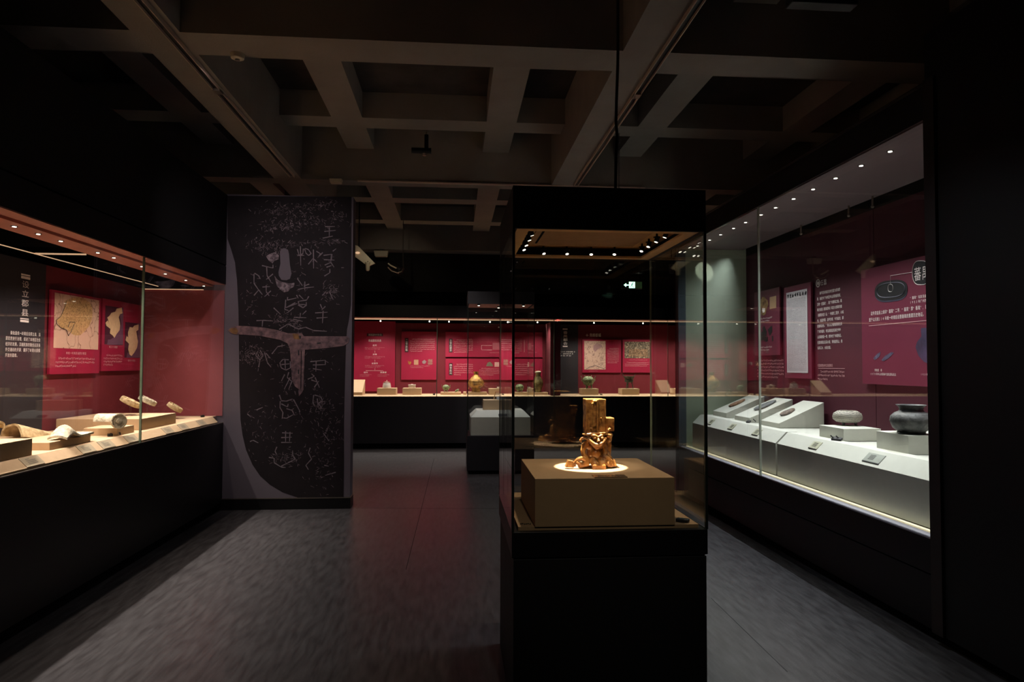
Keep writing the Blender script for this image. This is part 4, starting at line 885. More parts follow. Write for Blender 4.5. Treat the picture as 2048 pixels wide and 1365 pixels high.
for x, y in ((.32, 9.55), (.62, 9.9), (.95, 9.55)):
    hd = MB().lathe([(.02, -.03), (.022, 0), (.02, .004)], (x, y, 2.362), 14).build('spotlight', DKMETAL, SC_); MB().lathe([(.015, -.004), (.014, 0)], (x, y, 2.331), 12).build('lens', LED, hd)
    spot((x, y, 2.31), (.63, 9.75, .9), 7, 60, .6, (.95, .93, 1), .02)
T = root('stepped_plinth', 'white block with sloping shoulders filling the second freestanding case', 'plinth', (.63, 9.8, .525))
mb = MB(); lo = [(.212, 9.47), (1.043, 9.47), (1.043, 10.14), (.212, 10.14)]; hi = [(.30, 9.60), (.96, 9.60), (.96, 10.05), (.30, 10.05)]
vs = [(x, y, .526) for x, y in lo]+[(x, y, .775) for x, y in lo]+[(x, y, .862) for x, y in hi]
mb.add(vs, [(3, 2, 1, 0), (8, 9, 10, 11)]+[(k+i, k+(i+1) % 4, k+4+(i+1) % 4, k+4+i) for k in (0, 4) for i in range(4)]); mb.build('sloping_body', WHITE, T)
plinth('plinth', 'small cream block on top of the white stepped plinth', .40, .835, 9.68, 9.98, .862, 1.0, BEIGE)
T = root('acrylic_box', 'clear acrylic cover over a small pale object on cream block', 'cover', (.66, 9.8, 1.0))
mb = MB(); lo = [(.55, 9.74), (.74, 9.74), (.74, 9.9), (.55, 9.9)]; hi = [(.575, 9.76), (.715, 9.76), (.715, 9.88), (.575, 9.88)]
mb.add([(x, y, 1.0) for x, y in lo]+[(x, y, 1.11) for x, y in hi], [(4, 5, 6, 7)]+[(i, (i+1) % 4, 4+(i+1) % 4, 4+i) for i in range(4)]); mb.build('cover', ACRYL, T)
MB().obox((.645, 9.82, 1.022), (.05, 0, 0), (0, .03, 0), (0, 0, .02)).ball((.645, 9.82, 1.05), (.02, .02, .014), 10).build('small_object', mat('pale_object', (200, 214, 226), .4), T, smooth=True)
O = root('caption_card', 'small dark-edged caption card on front slope of the white stepped plinth', 'label', (.67, 9.5, .8)); MB().obox((.66, 9.505, .801), (.06, 0, 0), (0, .022, .0148), (0, -.002, .003)).build('card', INK_K, O)

# ================================================================== BACK WALL CASE
BC = root('wall_display_case', 'long glazed wall case across the far back wall, bronze vessels on beige deck', 'display case', (0.8, 12.6, .93))
DB = .95; XL, XR = -5.5, 5.5
bx('deck', XL, XR, 12.36, 13.1, .93, DB, BEIGE, BC)
MB().prism([(XL, 12.315, .926), (XL, 12.315, .932), (XL, 12.345, DB), (XL, 12.36, DB), (XL, 12.36, .926)], (XR-XL, 0, 0)).build('front_lip', BEIGE, BC)
J = [XL, U(874, 700, Y=12.3).x, U(1108, 700, Y=12.3).x, 3.9, XR]
for a, b in zip(J, J[1:]): bx('glass_pane', a+.003, b-.003, 12.3, 12.31, .928, 2.345, GLASS, BC)
for a in J[1:-1]: bx('glass_joint', a-.006, a+.006, 12.298, 12.312, .928, 2.345, EDGE, BC)
bx('lamp_tray', XL, XR, 12.32, 12.50, 2.34, 2.352, SOFFIT_L, BC)
bx('led_line', XL, XR, 12.505, 12.52, 2.315, 2.335, LEDLINE, BC)
bx('top_cover', XL, XR, 12.36, 13.3, 2.55, 2.56, VOID, BC)
yb = 13.1; FB = Face('Y', yb, 0)
xa = FB.at(1090, 700).x; xb = FB.at(1109, 700).x; xc = FB.at(1156, 700).x
bx('back_panel', XL, xb, yb, yb+.05, .93, 2.29, RED, BC)
bx('title_panel', xb+.002, xc, yb-.012, yb+.05, .93, 2.29, DARK_PANEL, BC)
bx('back_panel', xc+.002, XR, yb, yb+.05, .93, 2.29, RED, BC)
bx('side_rib', xa, xb, 12.34, yb, DB, 2.29, mat('deep_red', (96, 16, 34), .7), BC)
for sx in (XL, XR-.01): bx('end_panel', sx, sx+.01, 12.36, 13.1, DB, 2.3, RED_END, BC)
bl_ = []
BW = area((.6, 12.95, 2.30), (.6, 12.42, 1.35), 11, 8.5, .03, (1, .9, .84)); BW.data.spread = math.radians(60)
for px in (761, 859, 898, 980, 1075, 1115, 1188, 1286):
    p = U(px, 643, Y=12.62); h = MB().tube([(p.x, 12.62, 2.5), (p.x, 12.62, 2.31)], .012, 8).build('downlight', DKMETAL, BC)
    MB().ball((p.x, 12.62, 2.295), .014, 8).build('lens', LED, h); bl_.append(p.x)
for x in [-4.8, -4, -3.2, -2.4]+bl_+[3.9, 4.6]: spot((x, 12.44, 2.33), (x, 12.72, .95), 24, 115, .8, (1, .87, .76), .02)
# printed title on the back case's charcoal panel
FBd = Face('Y', yb-.012, 0)
lettering(FBd, 'title_lettering', ['番禺都会'], 1126, 662, 1135.5, 691, INK_W, BC, .002, vertical=True, hk=.85)
for y in (657.5, 692): FBd.slab('title_bar', 1125.5, y, 1135, y+2.4, .001, INK_W, BC, .001)
lettering(FBd, 'paragraph_lettering', ['　　公元前203年,赵佗建立南越国,定', '都于“番禺”,番禺成为都会之地,秦', '汉时期岭南第一重镇,史称“都会”'], 1112, 702, 1150, 714, INK_W, BC, .002, hk=.8)
lettering(FB, 'heading_lettering', ['南越都城'], 1179, 667, 1202, 674.5, INK_W, BC, .002, hk=.98)
c = FB.at(1174, 671, .002); mb = MB(); mb.box(c.x-.025, c.x+.025, c.y-.001, c.y, c.z-.004, c.z+.004).box(c.x-.004, c.x+.004, c.y-.001, c.y, c.z-.025, c.z+.025); mb.build('cross_mark', INK_W, BC)
def board(x0, y0, x1, y1, label, th=.018):
    R_ = root('information_board', label, 'information board', tuple(FB.at((x0+x1)/2, (y0+y1)/2))); FB.slab('board', x0, y0, x1, y1, th, RED_PANEL, R_, .01); return R_
Q = board(700, 643, 790.5, 783, 'full-height crimson board with a family-tree of names, leftmost in back case')
FB.slab('title_plate', 734, 667.5, 766, 673, .001, INK_D, Q, .0285); lettering(FB, 'title_lettering', ['南越国时代年表'], 737, 668, 764, 672.5, INK_W, Q, .031, hk=.95)
lettering(FB, 'subtitle_lettering', ['南越国世系表'], 737, 679, 763, 684.5, INK_W, Q, .029, hk=.95)
for s_, x, y in (('赵佗', 750, 691), ('赵眜', 750, 709), ('赵婴齐', 750, 727), ('赵兴', 732, 745), ('赵建德', 767, 745)):
    w_ = len(s_)*2.1; lettering(FB, 'name_lettering', [s_], x-w_, y-1.5, x+w_, y+2, INK_W, Q, .029, hk=1)
    marks(FB, 'small_print', 2, 14, x-(20 if x == 750 else 12), y+3.5, x+(20 if x == 750 else 12), y+9, INK_P, Q, .029, int(x+y), .8, 2)
for y in (702, 720, 737): FB.slab('link_line', 749.8, y, 750.4, y+4, .001, INK_P, Q, .0285)
FB.slab('link_line', 732, 741.5, 767, 742.2, .001, INK_P, Q, .0285)
def vlabel(R_, s_, x0, y0, x1, y1):
    FB.slab('label_plate', x0, y0, x1, y1, .001, INK_D, R_, .0285); lettering(FB, 'label_lettering', [s_], x0+1, y0+1.5, x1-1, y1-1.5, INK_W, R_, .031, vertical=True, hk=.95)
Q = board(803, 664, 874.5, 760, 'crimson board with a row of four small pictures, second from left in back case')
vlabel(Q, '二世赵眜', 810, 677, 817, 705); marks(FB, 'small_print', 7, 22, 820, 677, 870, 705, INK_P, Q, .029, 31, .5, 3)
pm = [mat('pic_gold', (200, 140, 60), .6, rgb2=(110, 40, 30), scale=60), mat('pic_sand', (196, 150, 120), .6), mat('pic_grey', (150, 130, 130), .6), mat('pic_rust', (120, 60, 60), .6, rgb2=(170, 120, 110), scale=60)]
FB.poly('picture', [(816, 722), (819, 724), (822, 723), (823, 727), (820, 730), (817, 728)], pm[0], Q, .029); FB.slab('picture', 828, 720, 837, 730, .001, pm[1], Q, .0285)
FB.poly('picture', [(844, 724), (849, 720), (853, 724), (850, 728), (846, 728)], pm[2], Q, .029); FB.slab('picture', 856, 719, 865, 730, .001, pm[3], Q, .0285)
marks(FB, 'small_print', 2, 20, 820, 731, 860, 737, INK_P, Q, .029, 32, .7, 2)
Q = board(891, 665, 1002, 714.5, 'crimson board with chart and four-sign label, upper of two above the gold vase')
vlabel(Q, '三世赵婴齐', 898, 678, 905, 705.5); marks(FB, 'small_print', 7, 17, 908, 678.5, 946, 706.5, INK_P, Q, .029, 33, .8, 3)
FB.slab('seal_picture', 985, 686, 1000, 700, .001, mat('pic_rose', (186, 92, 108), .6), Q, .0285); FB.slab('chart_line', 963, 691, 984, 691.6, .001, INK_P, Q, .0285); FB.slab('chart_line', 963, 700, 984, 700.6, .001, INK_P, Q, .0285); FB.slab('chart_line', 962.6, 691, 963.2, 700, .001, INK_P, Q, .0285)
marks(FB, 'small_print', 1, 12, 979, 704, 998, 707.5, INK_P, Q, .029, 34, 1, 2)
Q = board(891, 718, 1002, 760, 'crimson board with small grey picture and square seal, lower one behind gold vase')
vlabel(Q, '四世赵兴', 898, 727, 905, 751); marks(FB, 'small_print', 6, 17, 908, 727, 946, 752, INK_P, Q, .029, 35, .4, 3)
FB.poly('arch_picture', [(972, 733), (975, 726), (980, 724), (985, 729), (986, 733)], mat('pic_arch', (120, 116, 96), .6), Q, .029); FB.slab('seal_picture', 989, 725, 998, 734, .001, cell_mat('seal_pr', (230, 190, 180), (170, 60, 80), 60, .12), Q, .0285)
marks(FB, 'small_print', 5, 20, 958, 736, 1000, 752, INK_P, Q, .029, 36, .7, 3)
Q = board(1014, 665, 1084.5, 715, 'upper crimson board seen through the foreground case, left of the tall bottle')
marks(FB, 'small_print', 8, 11, 1024, 677, 1044, 708, INK_P, Q, .029, 37, .8, 3); FB.slab('rule_line', 1048, 680, 1048.6, 705, .001, INK_P, Q, .0285)
FB.slab('seal_picture', 1055, 690, 1068, 700, .001, mat('pic_rose2', (176, 82, 98), .6), Q, .0285); marks(FB, 'small_print', 1, 12, 1055, 703, 1074, 707, INK_P, Q, .029, 38, 1, 2)
Q = board(1014, 718, 1084.5, 761, 'lower crimson board seen through the foreground case, behind the tall bottle')
marks(FB, 'small_print', 6, 20, 1028, 727, 1068, 752, INK_P, Q, .029, 39, .6, 3)
Q = board(1164.3, 680, 1241.3, 745.7, 'crimson board with pale city map, right of the charcoal title panel at back')
FB.slab('map_sheet', 1168, 682.5, 1210.5, 739.5, .002, MAPGRID, Q, .0285)
P = [FB.at(x, y, .0315) for x, y in ((1171, 739), (1180, 734), (1190, 732), (1200, 735), (1208, 739))]; MB().tube(P, .004, 4).build('river_line', mat('river_pr', (110, 96, 110), .6), Q)
FB.poly('map_hill', [(1186, 692), (1192, 688), (1200, 689), (1205, 694), (1196, 698), (1190, 704), (1186, 700)], mat('hill_pr', (176, 136, 140), .6), Q, .031)
marks(FB, 'small_print', 10, 13, 1214, 696, 1237.5, 727.5, INK_P, Q, .029, 41, .9, 3); marks(FB, 'small_print', 1, 14, 1177, 741, 1195, 744, INK_P, Q, .029, 42, 1, 2)
Q = board(1244.7, 680, 1304, 745.7, 'crimson board with excavation photo of timber posts, above the tall tripod')
FB.slab('photo_print', 1248.5, 684, 1300, 717, .002, PHOTO, Q, .0285)
mb = MB()
for k in range(14):
    p = FB.at(1259+k*2.6, 699, .031); q = FB.at(1257+k*2.9, 714, .031); mb.tube([p, q], .007, 4)
mb.build('timber_pattern', mat('timber_pr', (196, 150, 112), .7, rgb2=(90, 60, 40), scale=30), Q)
marks(FB, 'small_print', 1, 22, 1257, 719, 1294, 722, INK_P, Q, .029, 43, 1, 2); marks(FB, 'small_print', 3, 28, 1249, 724, 1299, 734, INK_P, Q, .029, 44, .9, 3)
# plinths and bronzes of the back case
def bplinth(x0, x1, yt, label, y=12.5, d=.3, z=None):
    a = U(x0, 787, Y=y); b_ = U(x1, 787, Y=y); zt = U((x0+x1)/2, yt, Y=y).z
    plinth('plinth', label, a.x, b_.x, y, y+d, DB, zt, BEIGE); return zt
def bpos(px, y=12.64): return U(px, 780, Y=y).x
PXM = 12.6/1365
# leaning card stand at the far left
a = U(700, 788, Y=12.45).x; b_ = U(725, 788, Y=12.45).x
tag(MB().prism([(a, 12.42, DB), (a, 12.42, DB+.05), (a, 12.8, DB+.27), (a, 12.8, DB)], (b_-a, 0, 0)).build('sloping_block', BEIGE, None, loc=((a+b_)/2, 12.6, DB)), 'sloping beige block beside the partition edge in back case', 'plinth')
z = bplinth(754, 792, 777, 'beige block under the white lidded cup in back case')
x = bpos(773.5); T = root('lidded_cup', 'small white tapered object with brown top, left in the back case', 'vessel', (x, 12.64, z))
MB().lathe([(.075, 0), (.078, .02), (.062, .10), (.05, .112), (.02, .115)], (x, 12.64, z), 24).build('body', mat('white_glaze', (214, 206, 198), .4), T, smooth=True)
MB().lathe([(.052, .084), (.066, .094), (.05, .115), (.02, .118)], (x, 12.64, z+.003), 24).build('lid', mat('brown_lid', (120, 60, 40), .4), T, smooth=True)
MB().ball((x, 12.64, z+.13), .011, 10).build('knob', mat('knob_w', (220, 200, 180), .4), T, smooth=True)
z = bplinth(805, 842, 777, 'beige block under the low white box in back case')
x = bpos(824); T = root('low_box', 'low white rectangular lidded box on the second beige block', 'box', (x, 12.64, z))
MB().box(x-.062, x+.062, 12.59, 12.69, z+.004, z+.045).build('body', mat('white_box', (214, 200, 184), .6), T, bevel=.004); MB().box(x-.066, x+.066, 12.586, 12.694, z+.047, z+.060).box(x-.02, x+.02, 12.62, 12.66, z+.060, z+.072).build('lid', mat('white_box_lid', (226, 214, 200), .6), T, bevel=.003)
for sx in (-.05, .05): MB().box(x+sx-.01, x+sx+.01, 12.6, 12.62, z, z+.004).build('foot', BEIGE, T)
def tripod(px, z, r, h, mt, label, leg=.05, lid=True, handles=True, splay=.0, y=12.64, lug=0):
    x = bpos(px, y); T = root('tripod_vessel', label, 'vessel', (x, y, z))
    zb = z+leg; bh = h
    MB().lathe([(r*.3, 0), (r*.8, bh*.12), (r, bh*.4), (r*.98, bh*.52), (r*1.03, bh*.55), (r*1.03, bh*.6), (r*.95, bh*.6)], (x, y, zb), 30).build('bowl', mt, T, smooth=True)
    if lid: MB().lathe([(r*1.0, bh*.6), (r*.97, bh*.68), (r*.8, bh*.86), (r*.5, bh*.97), (r*.1, bh)], (x, y, zb), 30).build('lid', mt, T, smooth=True)
    if lid and lug:
        for a in (.4, 2.5, 4.6): MB().tube([(x+r*.6*math.cos(a), y+r*.6*math.sin(a), zb+bh*.9), (x+r*.68*math.cos(a), y+r*.68*math.sin(a), zb+bh*1.12)], [.007, .004], 6).build('lid_lug', mt, T)
    for a in (-2.2, -.94, 1.57):
        MB().tube([(x+r*.72*math.cos(a), y+r*.72*math.sin(a), zb+bh*.22), (x+r*(.8+splay*.4)*math.cos(a), y+r*(.8+splay*.4)*math.sin(a), z+leg*.5), (x+r*(.82+splay)*math.cos(a), y+r*(.82+splay)*math.sin(a), z)], [r*.16, r*.10, r*.11], 8).build('leg', mt, T, smooth=True)
    if handles:
        for s_ in (-1, 1):
            MB().tube([(x+s_*r*.98, y, zb+bh*.42), (x+s_*r*1.22, y, zb+bh*.5), (x+s_*r*1.18, y, zb+bh*.85), (x+s_*r*1.32, y, zb+bh*1.02)], r*.07, 7).build('handle', mt, T, smooth=True)
z = bplinth(881, 922, 785.2, 'thin beige base under small green tripod and leaf-shaped bronze')
tripod(892, z, .062, .105, BRONZE, 'small round green bronze tripod with lid, left of the gold vase', .03, y=12.6)
x = bpos(914, 12.6); T = MB().ball((x, 12.6, z+.028), (.045, .014, .022), 12, Matrix.Rotation(-.5, 3, 'Y')).tube([(x-.04, 12.6, z+.004), (x+.02, 12.6, z+.03)], .006, 6).build('bronze_leaf', BRONZE, None, smooth=True, loc=(x, 12.6, z)); finish(T, 'small leaf-shaped green bronze piece beside the small tripod', 'bronze piece')
z = bplinth(927, 974, 785, 'thin beige base under the gold-brown vase')
x = bpos(952, 12.62); T = root('bronze_vase', 'gold-brown pear-shaped vase with two ring handles, brightest vessel in back case', 'vase', (x, 12.62, z)); h = .375; r = .15
MB().lathe([(r*.52, 0), (r*.56, h*.1), (r*.52, h*.18), (r*.85, h*.3), (r, h*.42), (r*.92, h*.54), (r*.6, h*.7), (r*.3, h*.82), (r*.26, h*.88), (r*.34, h), (r*.28, h*.98), (r*.2, h*.88)], (x, 12.62, z), 36).build('body', GOLDB, T, smooth=True)
for s_ in (-1, 1): MB().tube([(x+s_*(r*.95+.022*math.cos(t*math.pi/6)), 12.6, z+h*.25+.03*math.sin(t*math.pi/6)) for t in range(13)], .005, 6).build('ring_handle', GOLDB, T, smooth=True)
for q in (.42, .54): MB().tube([(x+(r*1.0 if q < .5 else r*.93)*math.cos(t*math.pi/16), 12.62+(r*1.0 if q < .5 else r*.93)*math.sin(t*math.pi/16), z+h*q) for t in range(33)], .004, 6).build('raised_band', GOLDB, T)
spot((x-.1, 12.42, 2.3), (x, 12.62, z+.22), 12, 14, .5, (1, .8, .55))
z = bplinth(978, 1026, 778, 'beige block under clear box of white pieces, right of gold vase')
x = bpos(1006); T = root('acrylic_box', 'clear acrylic box of small white pieces on beige block by gold vase', 'cover', (x, 12.64, z)); MB().box(x-.13, x+.13, 12.54, 12.74, z, z+.1).build('cover', ACRYL, T)
for i in range(7): MB().ball((x-.1+i*.033, 12.6+.03*(i % 2), z+.016), (.016, .014, .015), 9).build('white_piece', mat('white_piece', (230, 220, 200), .5), T, smooth=True)
z = bplinth(1028, 1096, 785.5, 'long thin beige base under green pot, clear box and tall bottle')
tripod(1039, z, .078, .13, BRONZE, 'small round green bronze tripod seen through the foreground case', .02, handles=False, y=12.62)
x = bpos(1059); T = root('acrylic_box', 'small clear acrylic box with white piece beside the tall bottle', 'cover', (x, 12.64, z)); MB().box(x-.06, x+.06, 12.58, 12.7, z, z+.13).build('cover', ACRYL, T); MB().box(x-.045, x+.045, 12.6, 12.68, z, z+.055).build('white_piece', mat('white_pc', (232, 226, 214), .5), T, bevel=.006)
x = bpos(1076); T = root('bronze_bottle', 'tall olive bronze bottle with knobbed lid, right of centre in back case', 'vase', (x, 12.64, z)); h = .36; r = .1
MB().lathe([(r*.62, 0), (r*.6, h*.12), (r*.8, h*.25), (r, h*.42), (r*.93, h*.55), (r*.62, h*.75), (r*.46, h*.9), (r*.56, h)], (x, 12.64, z), 32).build('body', OLIVE, T, smooth=True)
MB().lathe([(r*.6, h), (r*.64, h*1.02), (r*.6, h*1.06), (r*.3, h*1.09), (r*.1, h*1.1)], (x, 12.64, z), 24).build('lid', CLAYW, T, smooth=True)
for s_ in (-1, 0, 1): MB().tube([(x+s_*r*.35, 12.64, z+h*1.07), (x+s_*r*.5, 12.64, z+h*1.2)], [.006, .004], 6).build('lid_lug', GOLDB, T)
z = bplinth(1164, 1197, 778, 'beige block under the large green lidded tripod'); tripod(1176.5, z, .105, .175, BRONZE, 'large green bronze lidded tripod with ear handles, below city map board', .055, lug=1)
z = bplinth(1244, 1279, 778, 'beige block under the dark long-legged tripod')
x = bpos(1258); T = root('tripod_vessel', 'dark bronze long-legged tripod with upright ears, rightmost in back case', 'vessel', (x, 12.64, z)); r = .095
MB().lathe([(r*.4, .11), (r*.8, .12), (r*.86, .15), (r*.8, .17), (r*.9, .19), (r*1.08, .225), (r*1.12, .23), (r*1.0, .226), (r*.7, .18), (r*.5, .14)], (x, 12.64, z), 30).build('bowl', BRONZE_D, T, smooth=True)
for a in (-2.4, -.74, 1.57): MB().tube([(x+r*.6*math.cos(a), 12.64+r*.6*math.sin(a), z+.12), (x+r*.95*math.cos(a), 12.64+r*.95*math.sin(a), z)], [.011, .008], 8).build('leg', BRONZE_D, T, smooth=True)
for s_ in (-1, 1): MB().tube([(x+s_*r*1.05, 12.64, z+.225), (x+s_*r*1.2, 12.64, z+.25), (x+s_*r*1.22, 12.64, z+.275)], .008, 7).build('ear_handle', BRONZE_D, T, smooth=True)
bb = bplinth(1350, 1392, 778, 'beige block farther right in the back case behind right case', y=12.5)
for k, (px, l) in enumerate(((868, 'tiny black sensor on back case deck beside the glass joint'), (1112, 'tiny black sensor on back case deck under the charcoal title panel'), (1202, 'tiny grey sensor on back case deck right of the large green tripod'))):
    x = U(px, 786, Y=12.45).x; finish(MB().obox((x, 12.45, DB+.012), (.018, .004, 0), (-.004, .014, 0), (0, 0, .012)).ball((x+.01, 12.45, DB+.022), .01, 8).build('climate_sensor', INK_K if k < 2 else METAL, None, loc=(x, 12.45, DB)), l, 'sensor')

# ================================================================== THINGS ON THE CEILING
def track(x, y0, y1, z, label):
    T = root('lighting_track', label, 'lighting track', (x, (y0+y1)/2, z)); w_ = .022
    bx('rail', x-w_, x+w_, y0, y1, z-.012, z, CONDUIT, T); bx('rail_edge', x-w_-.003, x-w_+.002, y0, y1, z-.03, z, RAIL_GLINT, T); bx('rail_edge', x+w_-.002, x+w_+.003, y0, y1, z-.03, z, RAIL_GLINT, T)
    return T
T = track(1.31, 2.6, 7.4, 3.5, 'long lighting track under right ceiling beam, ending above the case hood')
bx('coupler', 1.285, 1.335, 4.8, 4.88, 3.466, 3.486, METAL, T)
T = track(-1.73, 2.6, 7.3, 3.5, 'long lighting track under left ceiling beam, ending above the partition')
bx('coupler', -1.755, -1.705, 5.0, 5.08, 3.466, 3.486, METAL, T)
a = U(715, 362, Y=7.45); b_ = U(1024, 370, Y=7.45)
T = root('lighting_track', 'thin cross track along front of the middle ceiling beam', 'lighting track', ((a.x+b_.x)/2, 7.45, a.z)); bx('rail', a.x, b_.x+1.5, 7.44, 7.468, 3.484, 3.498, RAIL_GLINT, T)
a = U(448, 255, Z=3.6); T = root('lighting_track', 'short green-edged track beside the left beam near the partition', 'lighting track', (-2.05, 6.6, 3.8)); bx('rail', -2.04, -2.0, 5.7, 7.4, 3.58, 3.6, mat('olive_rail', (60, 66, 48), .5), T)
for x_, y_, z_ in ((-2.02, 5.8, 3.7), (-2.02, 7.2, 3.7)): bx('hanger_rod', x_-.005, x_+.005, y_, y_+.01, 3.6, 3.85, DKMETAL, T)
def detector(px, py, Y, label, r=.05, up=3.5):
    p = U(px, py, Y=Y); T = root('smoke_detector', label, 'smoke detector', (p.x, Y, up)); MB().lathe([(r*.5, -.035), (r*.9, -.028), (r, -.01), (r, 0)], (p.x, Y, up), 24).build('housing', SMOKE, T, smooth=True); MB().lathe([(r*.3, -.042), (r*.34, -.034)], (p.x, Y, up), 16).build('sensor_cap', METAL, T); return T
detector(475, 118, 4.47, 'cream smoke detector under nearest cross beam, upper left', .045)
p = U(672, 369, Y=7.43); T = root('emergency_light', 'small cream box lamp on middle beam above the partition edge', 'emergency light', (p.x, 7.45, 3.5)); MB().prism([(p.x-.07, 7.40, 3.5), (p.x-.06, 7.40, 3.455), (p.x+.055, 7.40, 3.455), (p.x+.065, 7.40, 3.5)], (0, .08, 0)).build('housing', SMOKE, T, bevel=.006)
p = U(763, 508, Y=11.9); T = root('emergency_light', 'cream wedge lamp under far beam, left of the hanging spotlight', 'emergency light', (p.x, 11.9, 3.5)); MB().prism([(p.x-.13, 11.86, p.z+.05), (p.x-.11, 11.86, p.z-.05), (p.x+.10, 11.86, p.z-.05), (p.x+.12, 11.86, p.z+.05)], (0, .12, 0)).build('housing', SMOKE, T, bevel=.01); MB().box(p.x-.03, p.x+.03, 11.9, 11.95, p.z+.05, 3.5).build('bracket', DKMETAL, T)
# sprinkler head on drop pipe
p = U(853, 270, Y=6.95); q = U(853, 302, Y=6.95); T = root('sprinkler_head', 'upright sprinkler on black pipe between the ceiling ribs, centre', 'sprinkler', (p.x, 6.95, q.z)); MB().tube([(p.x, 6.95, q.z), (p.x, 6.95, p.z)], .022, 10).tube([(p.x-.15, 6.95, q.z), (p.x+.05, 6.95, q.z)], .03, 10).build('pipe', CONDUIT, T, smooth=True); MB().lathe([(.008, 0), (.008, .03), (.028, .034), (.028, .038)], (p.x, 6.95, p.z), 12).build('deflector', METAL, T)
MB().lathe([(.02, -.02), (.028, 0)], (p.x-.02, 6.95, q.z-.03), 12).build('lower_cap', METAL, T)
# tilted board with pendant lamp, far left near the partition
T = root('ceiling_speaker', 'tilted cream plate hanging from ceiling right beside the partition top', 'speaker', tuple(U(725, 512, Y=10.5)))
P = [U(x, y, Y=10.5) for x, y in ((708, 490), (716, 492), (750, 527), (736, 533), (708, 512))]; MB().prism(P, (0, .05, 0)).build('plate', SMOKE, T)
P0 = U(718, 500, Y=10.52); MB().tube([P0, (P0.x, 10.52, 4.1)], .01, 6).build('hanger_rod', DKMETAL, T); c = U(715, 506, Y=10.48); MB().ball(c, (.035, .01, .018), 12).build('lamp_disc', LEDLINE, T)
c = U(735.5, 533, Y=10.5); T = root('security_camera', 'small cream cylinder camera hanging below the tilted plate', 'camera', tuple(c)); MB().lathe([(.02, -.07), (.03, -.05), (.034, .03), (.044, .05), (.044, .06)], c, 18).build('housing', SMOKE, T, smooth=True); MB().tube([(c.x, c.y, c.z+.06), (c.x, c.y+.02, c.z+.12)], .008, 6).build('bracket', DKMETAL, T)
# black spotlight in a metal yoke
c = U(790, 534, Y=11.2); T = root('hanging_spotlight', 'black stage spotlight tilted in a metal yoke under the far beam', 'spotlight', tuple(c))
dv = Vector((.62, -.3, -.45)).normalized(); R3 = Vector((0, 0, -1)).rotation_difference(dv).to_matrix(); MB().lathe([(.07, -.14), (.075, -.12), (.07, .1), (.04, .14)], c, 20, R3).build('housing', CONDUIT, T, smooth=True)
MB().tube([U(776, 527, Y=11.1), U(781, 531, Y=11.1), U(793, 537, Y=11.1)], .012, 6).build('light_flap', SMOKE, T)
MB().tube([U(806, 507, Y=11.2), U(806.5, 536, Y=11.15), U(803, 543, Y=11.1), U(795, 546, Y=11.1), U(783, 542, Y=11.1), U(776, 535, Y=11.1)], .009, 6).build('yoke', METAL, T, smooth=True); q = U(806, 507, Y=11.2); MB().tube([q, (q.x, 11.2, 4.1)], .006, 6).build('hanger_rod', METAL, T)
c = U(1343, 536, Y=11.5); T = root('security_camera', 'dim grey cylinder camera hanging at right behind the case corner', 'camera', tuple(c)); MB().lathe([(.04, -.1), (.045, .03), (.05, .06)], c, 18).build('housing', mat('dim_grey', (100, 94, 96), .5), T, smooth=True); MB().tube([(c.x, c.y, c.z+.05), (c.x, c.y, 4.1)], .01, 6).build('hanger_rod', DKMETAL, T)
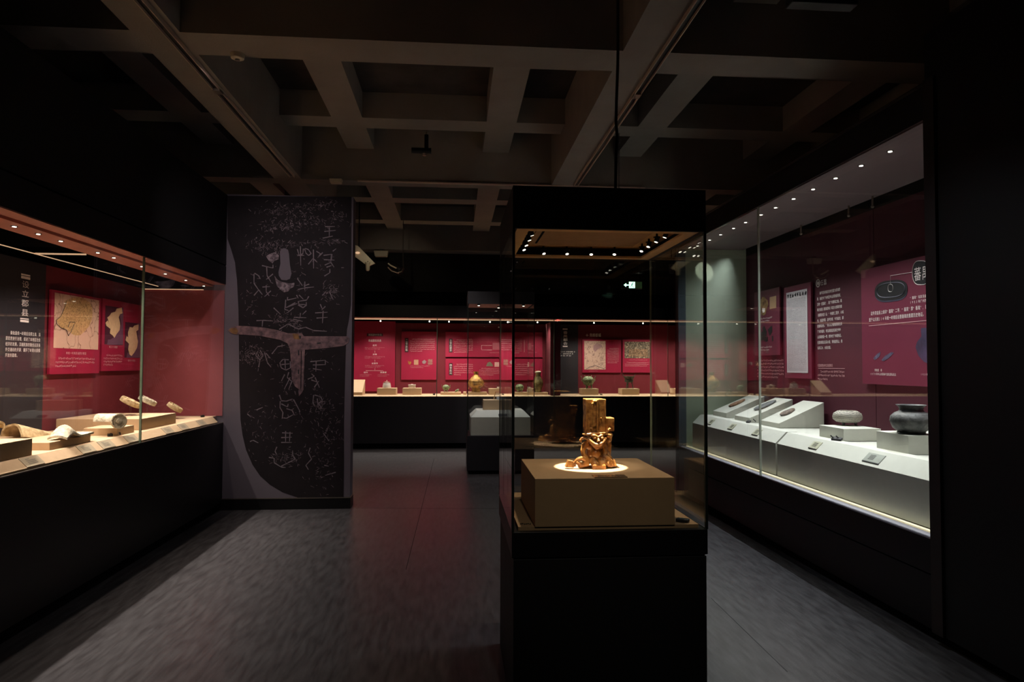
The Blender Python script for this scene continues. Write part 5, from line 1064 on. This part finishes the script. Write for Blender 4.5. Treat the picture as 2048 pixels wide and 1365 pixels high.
# exit sign: arrow and running figure in doorway
YE = 11.0; FE = Face('Y', YE, 0); T = root('exit_sign', 'glowing green exit sign with left arrow and running figure, hanging at far right', 'exit sign', tuple(FE.at(1264, 571)))
FE.slab('housing', 1243.5, 563, 1284.5, 577.8, .03, SIGNB, T, -.03); FE.slab('face_plate', 1270, 564, 1284, 577, .002, SIGNG, T, .0002)
P = [(1247.5, 570.5), (1252, 566.6), (1252.8, 569.4), (1257.5, 569.4), (1257.5, 571.6), (1252.8, 571.6), (1252, 574.4)]; FE.poly('arrow', P, SIGNL, T, .001)
FE.slab('doorway', 1258, 564, 1270, 576.6, .002, SIGNL, T, .0002)
mb = MB()
for a, b_, wd in (((1265, 567.2), (1263.2, 571), 1.4), ((1263.2, 571), (1266, 573.5), .9), ((1266, 573.5), (1267.6, 576), .8), ((1263, 571), (1261.8, 573.6), .9), ((1261.8, 573.6), (1259.4, 574.2), .8), ((1265, 568), (1261.6, 569.4), .7), ((1265, 568), (1267.8, 570.4), .7)):
    A = FE.at(*a, .0035); Bq = FE.at(*b_, .0035); t = (Bq-A).normalized(); s_ = Vector((-t.z, 0, t.x))*wd*.004; mb.add([A-s_, Bq-s_, Bq+s_, A+s_], [(0, 1, 2, 3)])
c = FE.at(1266, 566, .0035); mb.add([c+Vector((math.cos(t)*.008, 0, math.sin(t)*.008)) for t in [i*math.pi/4 for i in range(8)]], [tuple(range(8))]); mb.build('running_figure', SIGNB, T)
for px in (1250, 1278): q = FE.at(px, 563, -.015); MB().tube([q, (q.x, q.y, 4.1)], .005, 6).build('hanger_rod', DKMETAL, T)
# box unit at the very top right
p = U(1585, 3, Z=3.42); q = U(1700, 25, Z=3.42); T = root('ceiling_unit', 'dark grey box fixed under the ceiling at top right of the photo', 'ceiling unit', ((p.x+q.x)/2, (p.y+q.y)/2, 3.42)); bx('housing', p.x, q.x, p.y, q.y, 3.42, 3.50, mat('unit_grey', (50, 52, 52), .6), T, bevel=.005); bx('mount', p.x+.1, p.x+.14, p.y+.02, p.y+.05, 3.5, 4.1, DKMETAL, T)

# ================================================================== groups of repeats
for o in list(bpy.data.objects):
    if o.parent or not o.get('category') or o.get('group'): continue
    x, y = o.location.x, o.location.y
    place = 'the left wall case' if x < -2.3 and y < 8 else 'the right wall case' if x > 2.6 and y < 8 else 'the back wall case' if y > 12 else 'the freestanding cases' if y < 4 or 9 < y < 10.4 and x > 0 else None
    cat = o['category']
    if cat in ('plinth', 'label', 'sensor', 'information board') and place: o['group'] = {'plinth': 'blocks', 'label': 'caption cards', 'sensor': 'climate sensors', 'information board': 'information boards'}[cat] + ' in ' + place
    elif cat == 'roof tile': o['group'] = 'roof tiles in the left wall case'
    elif cat == 'stone tool': o['group'] = 'stone tools on sloping blocks'
    elif cat == 'display case': o['group'] = 'wall display cases' if 'wall' in o.name else 'freestanding display cases'
    elif cat == 'lighting track': o['group'] = 'lighting tracks on the ceiling'
    elif cat == 'vessel': o['group'] = 'vessels in the back wall case'
    elif cat == 'pot': o['group'] = 'pottery in the right wall case'
    elif cat == 'emergency light': o['group'] = 'emergency lights under ceiling beams'
    elif cat == 'cover': o['group'] = 'clear acrylic covers'
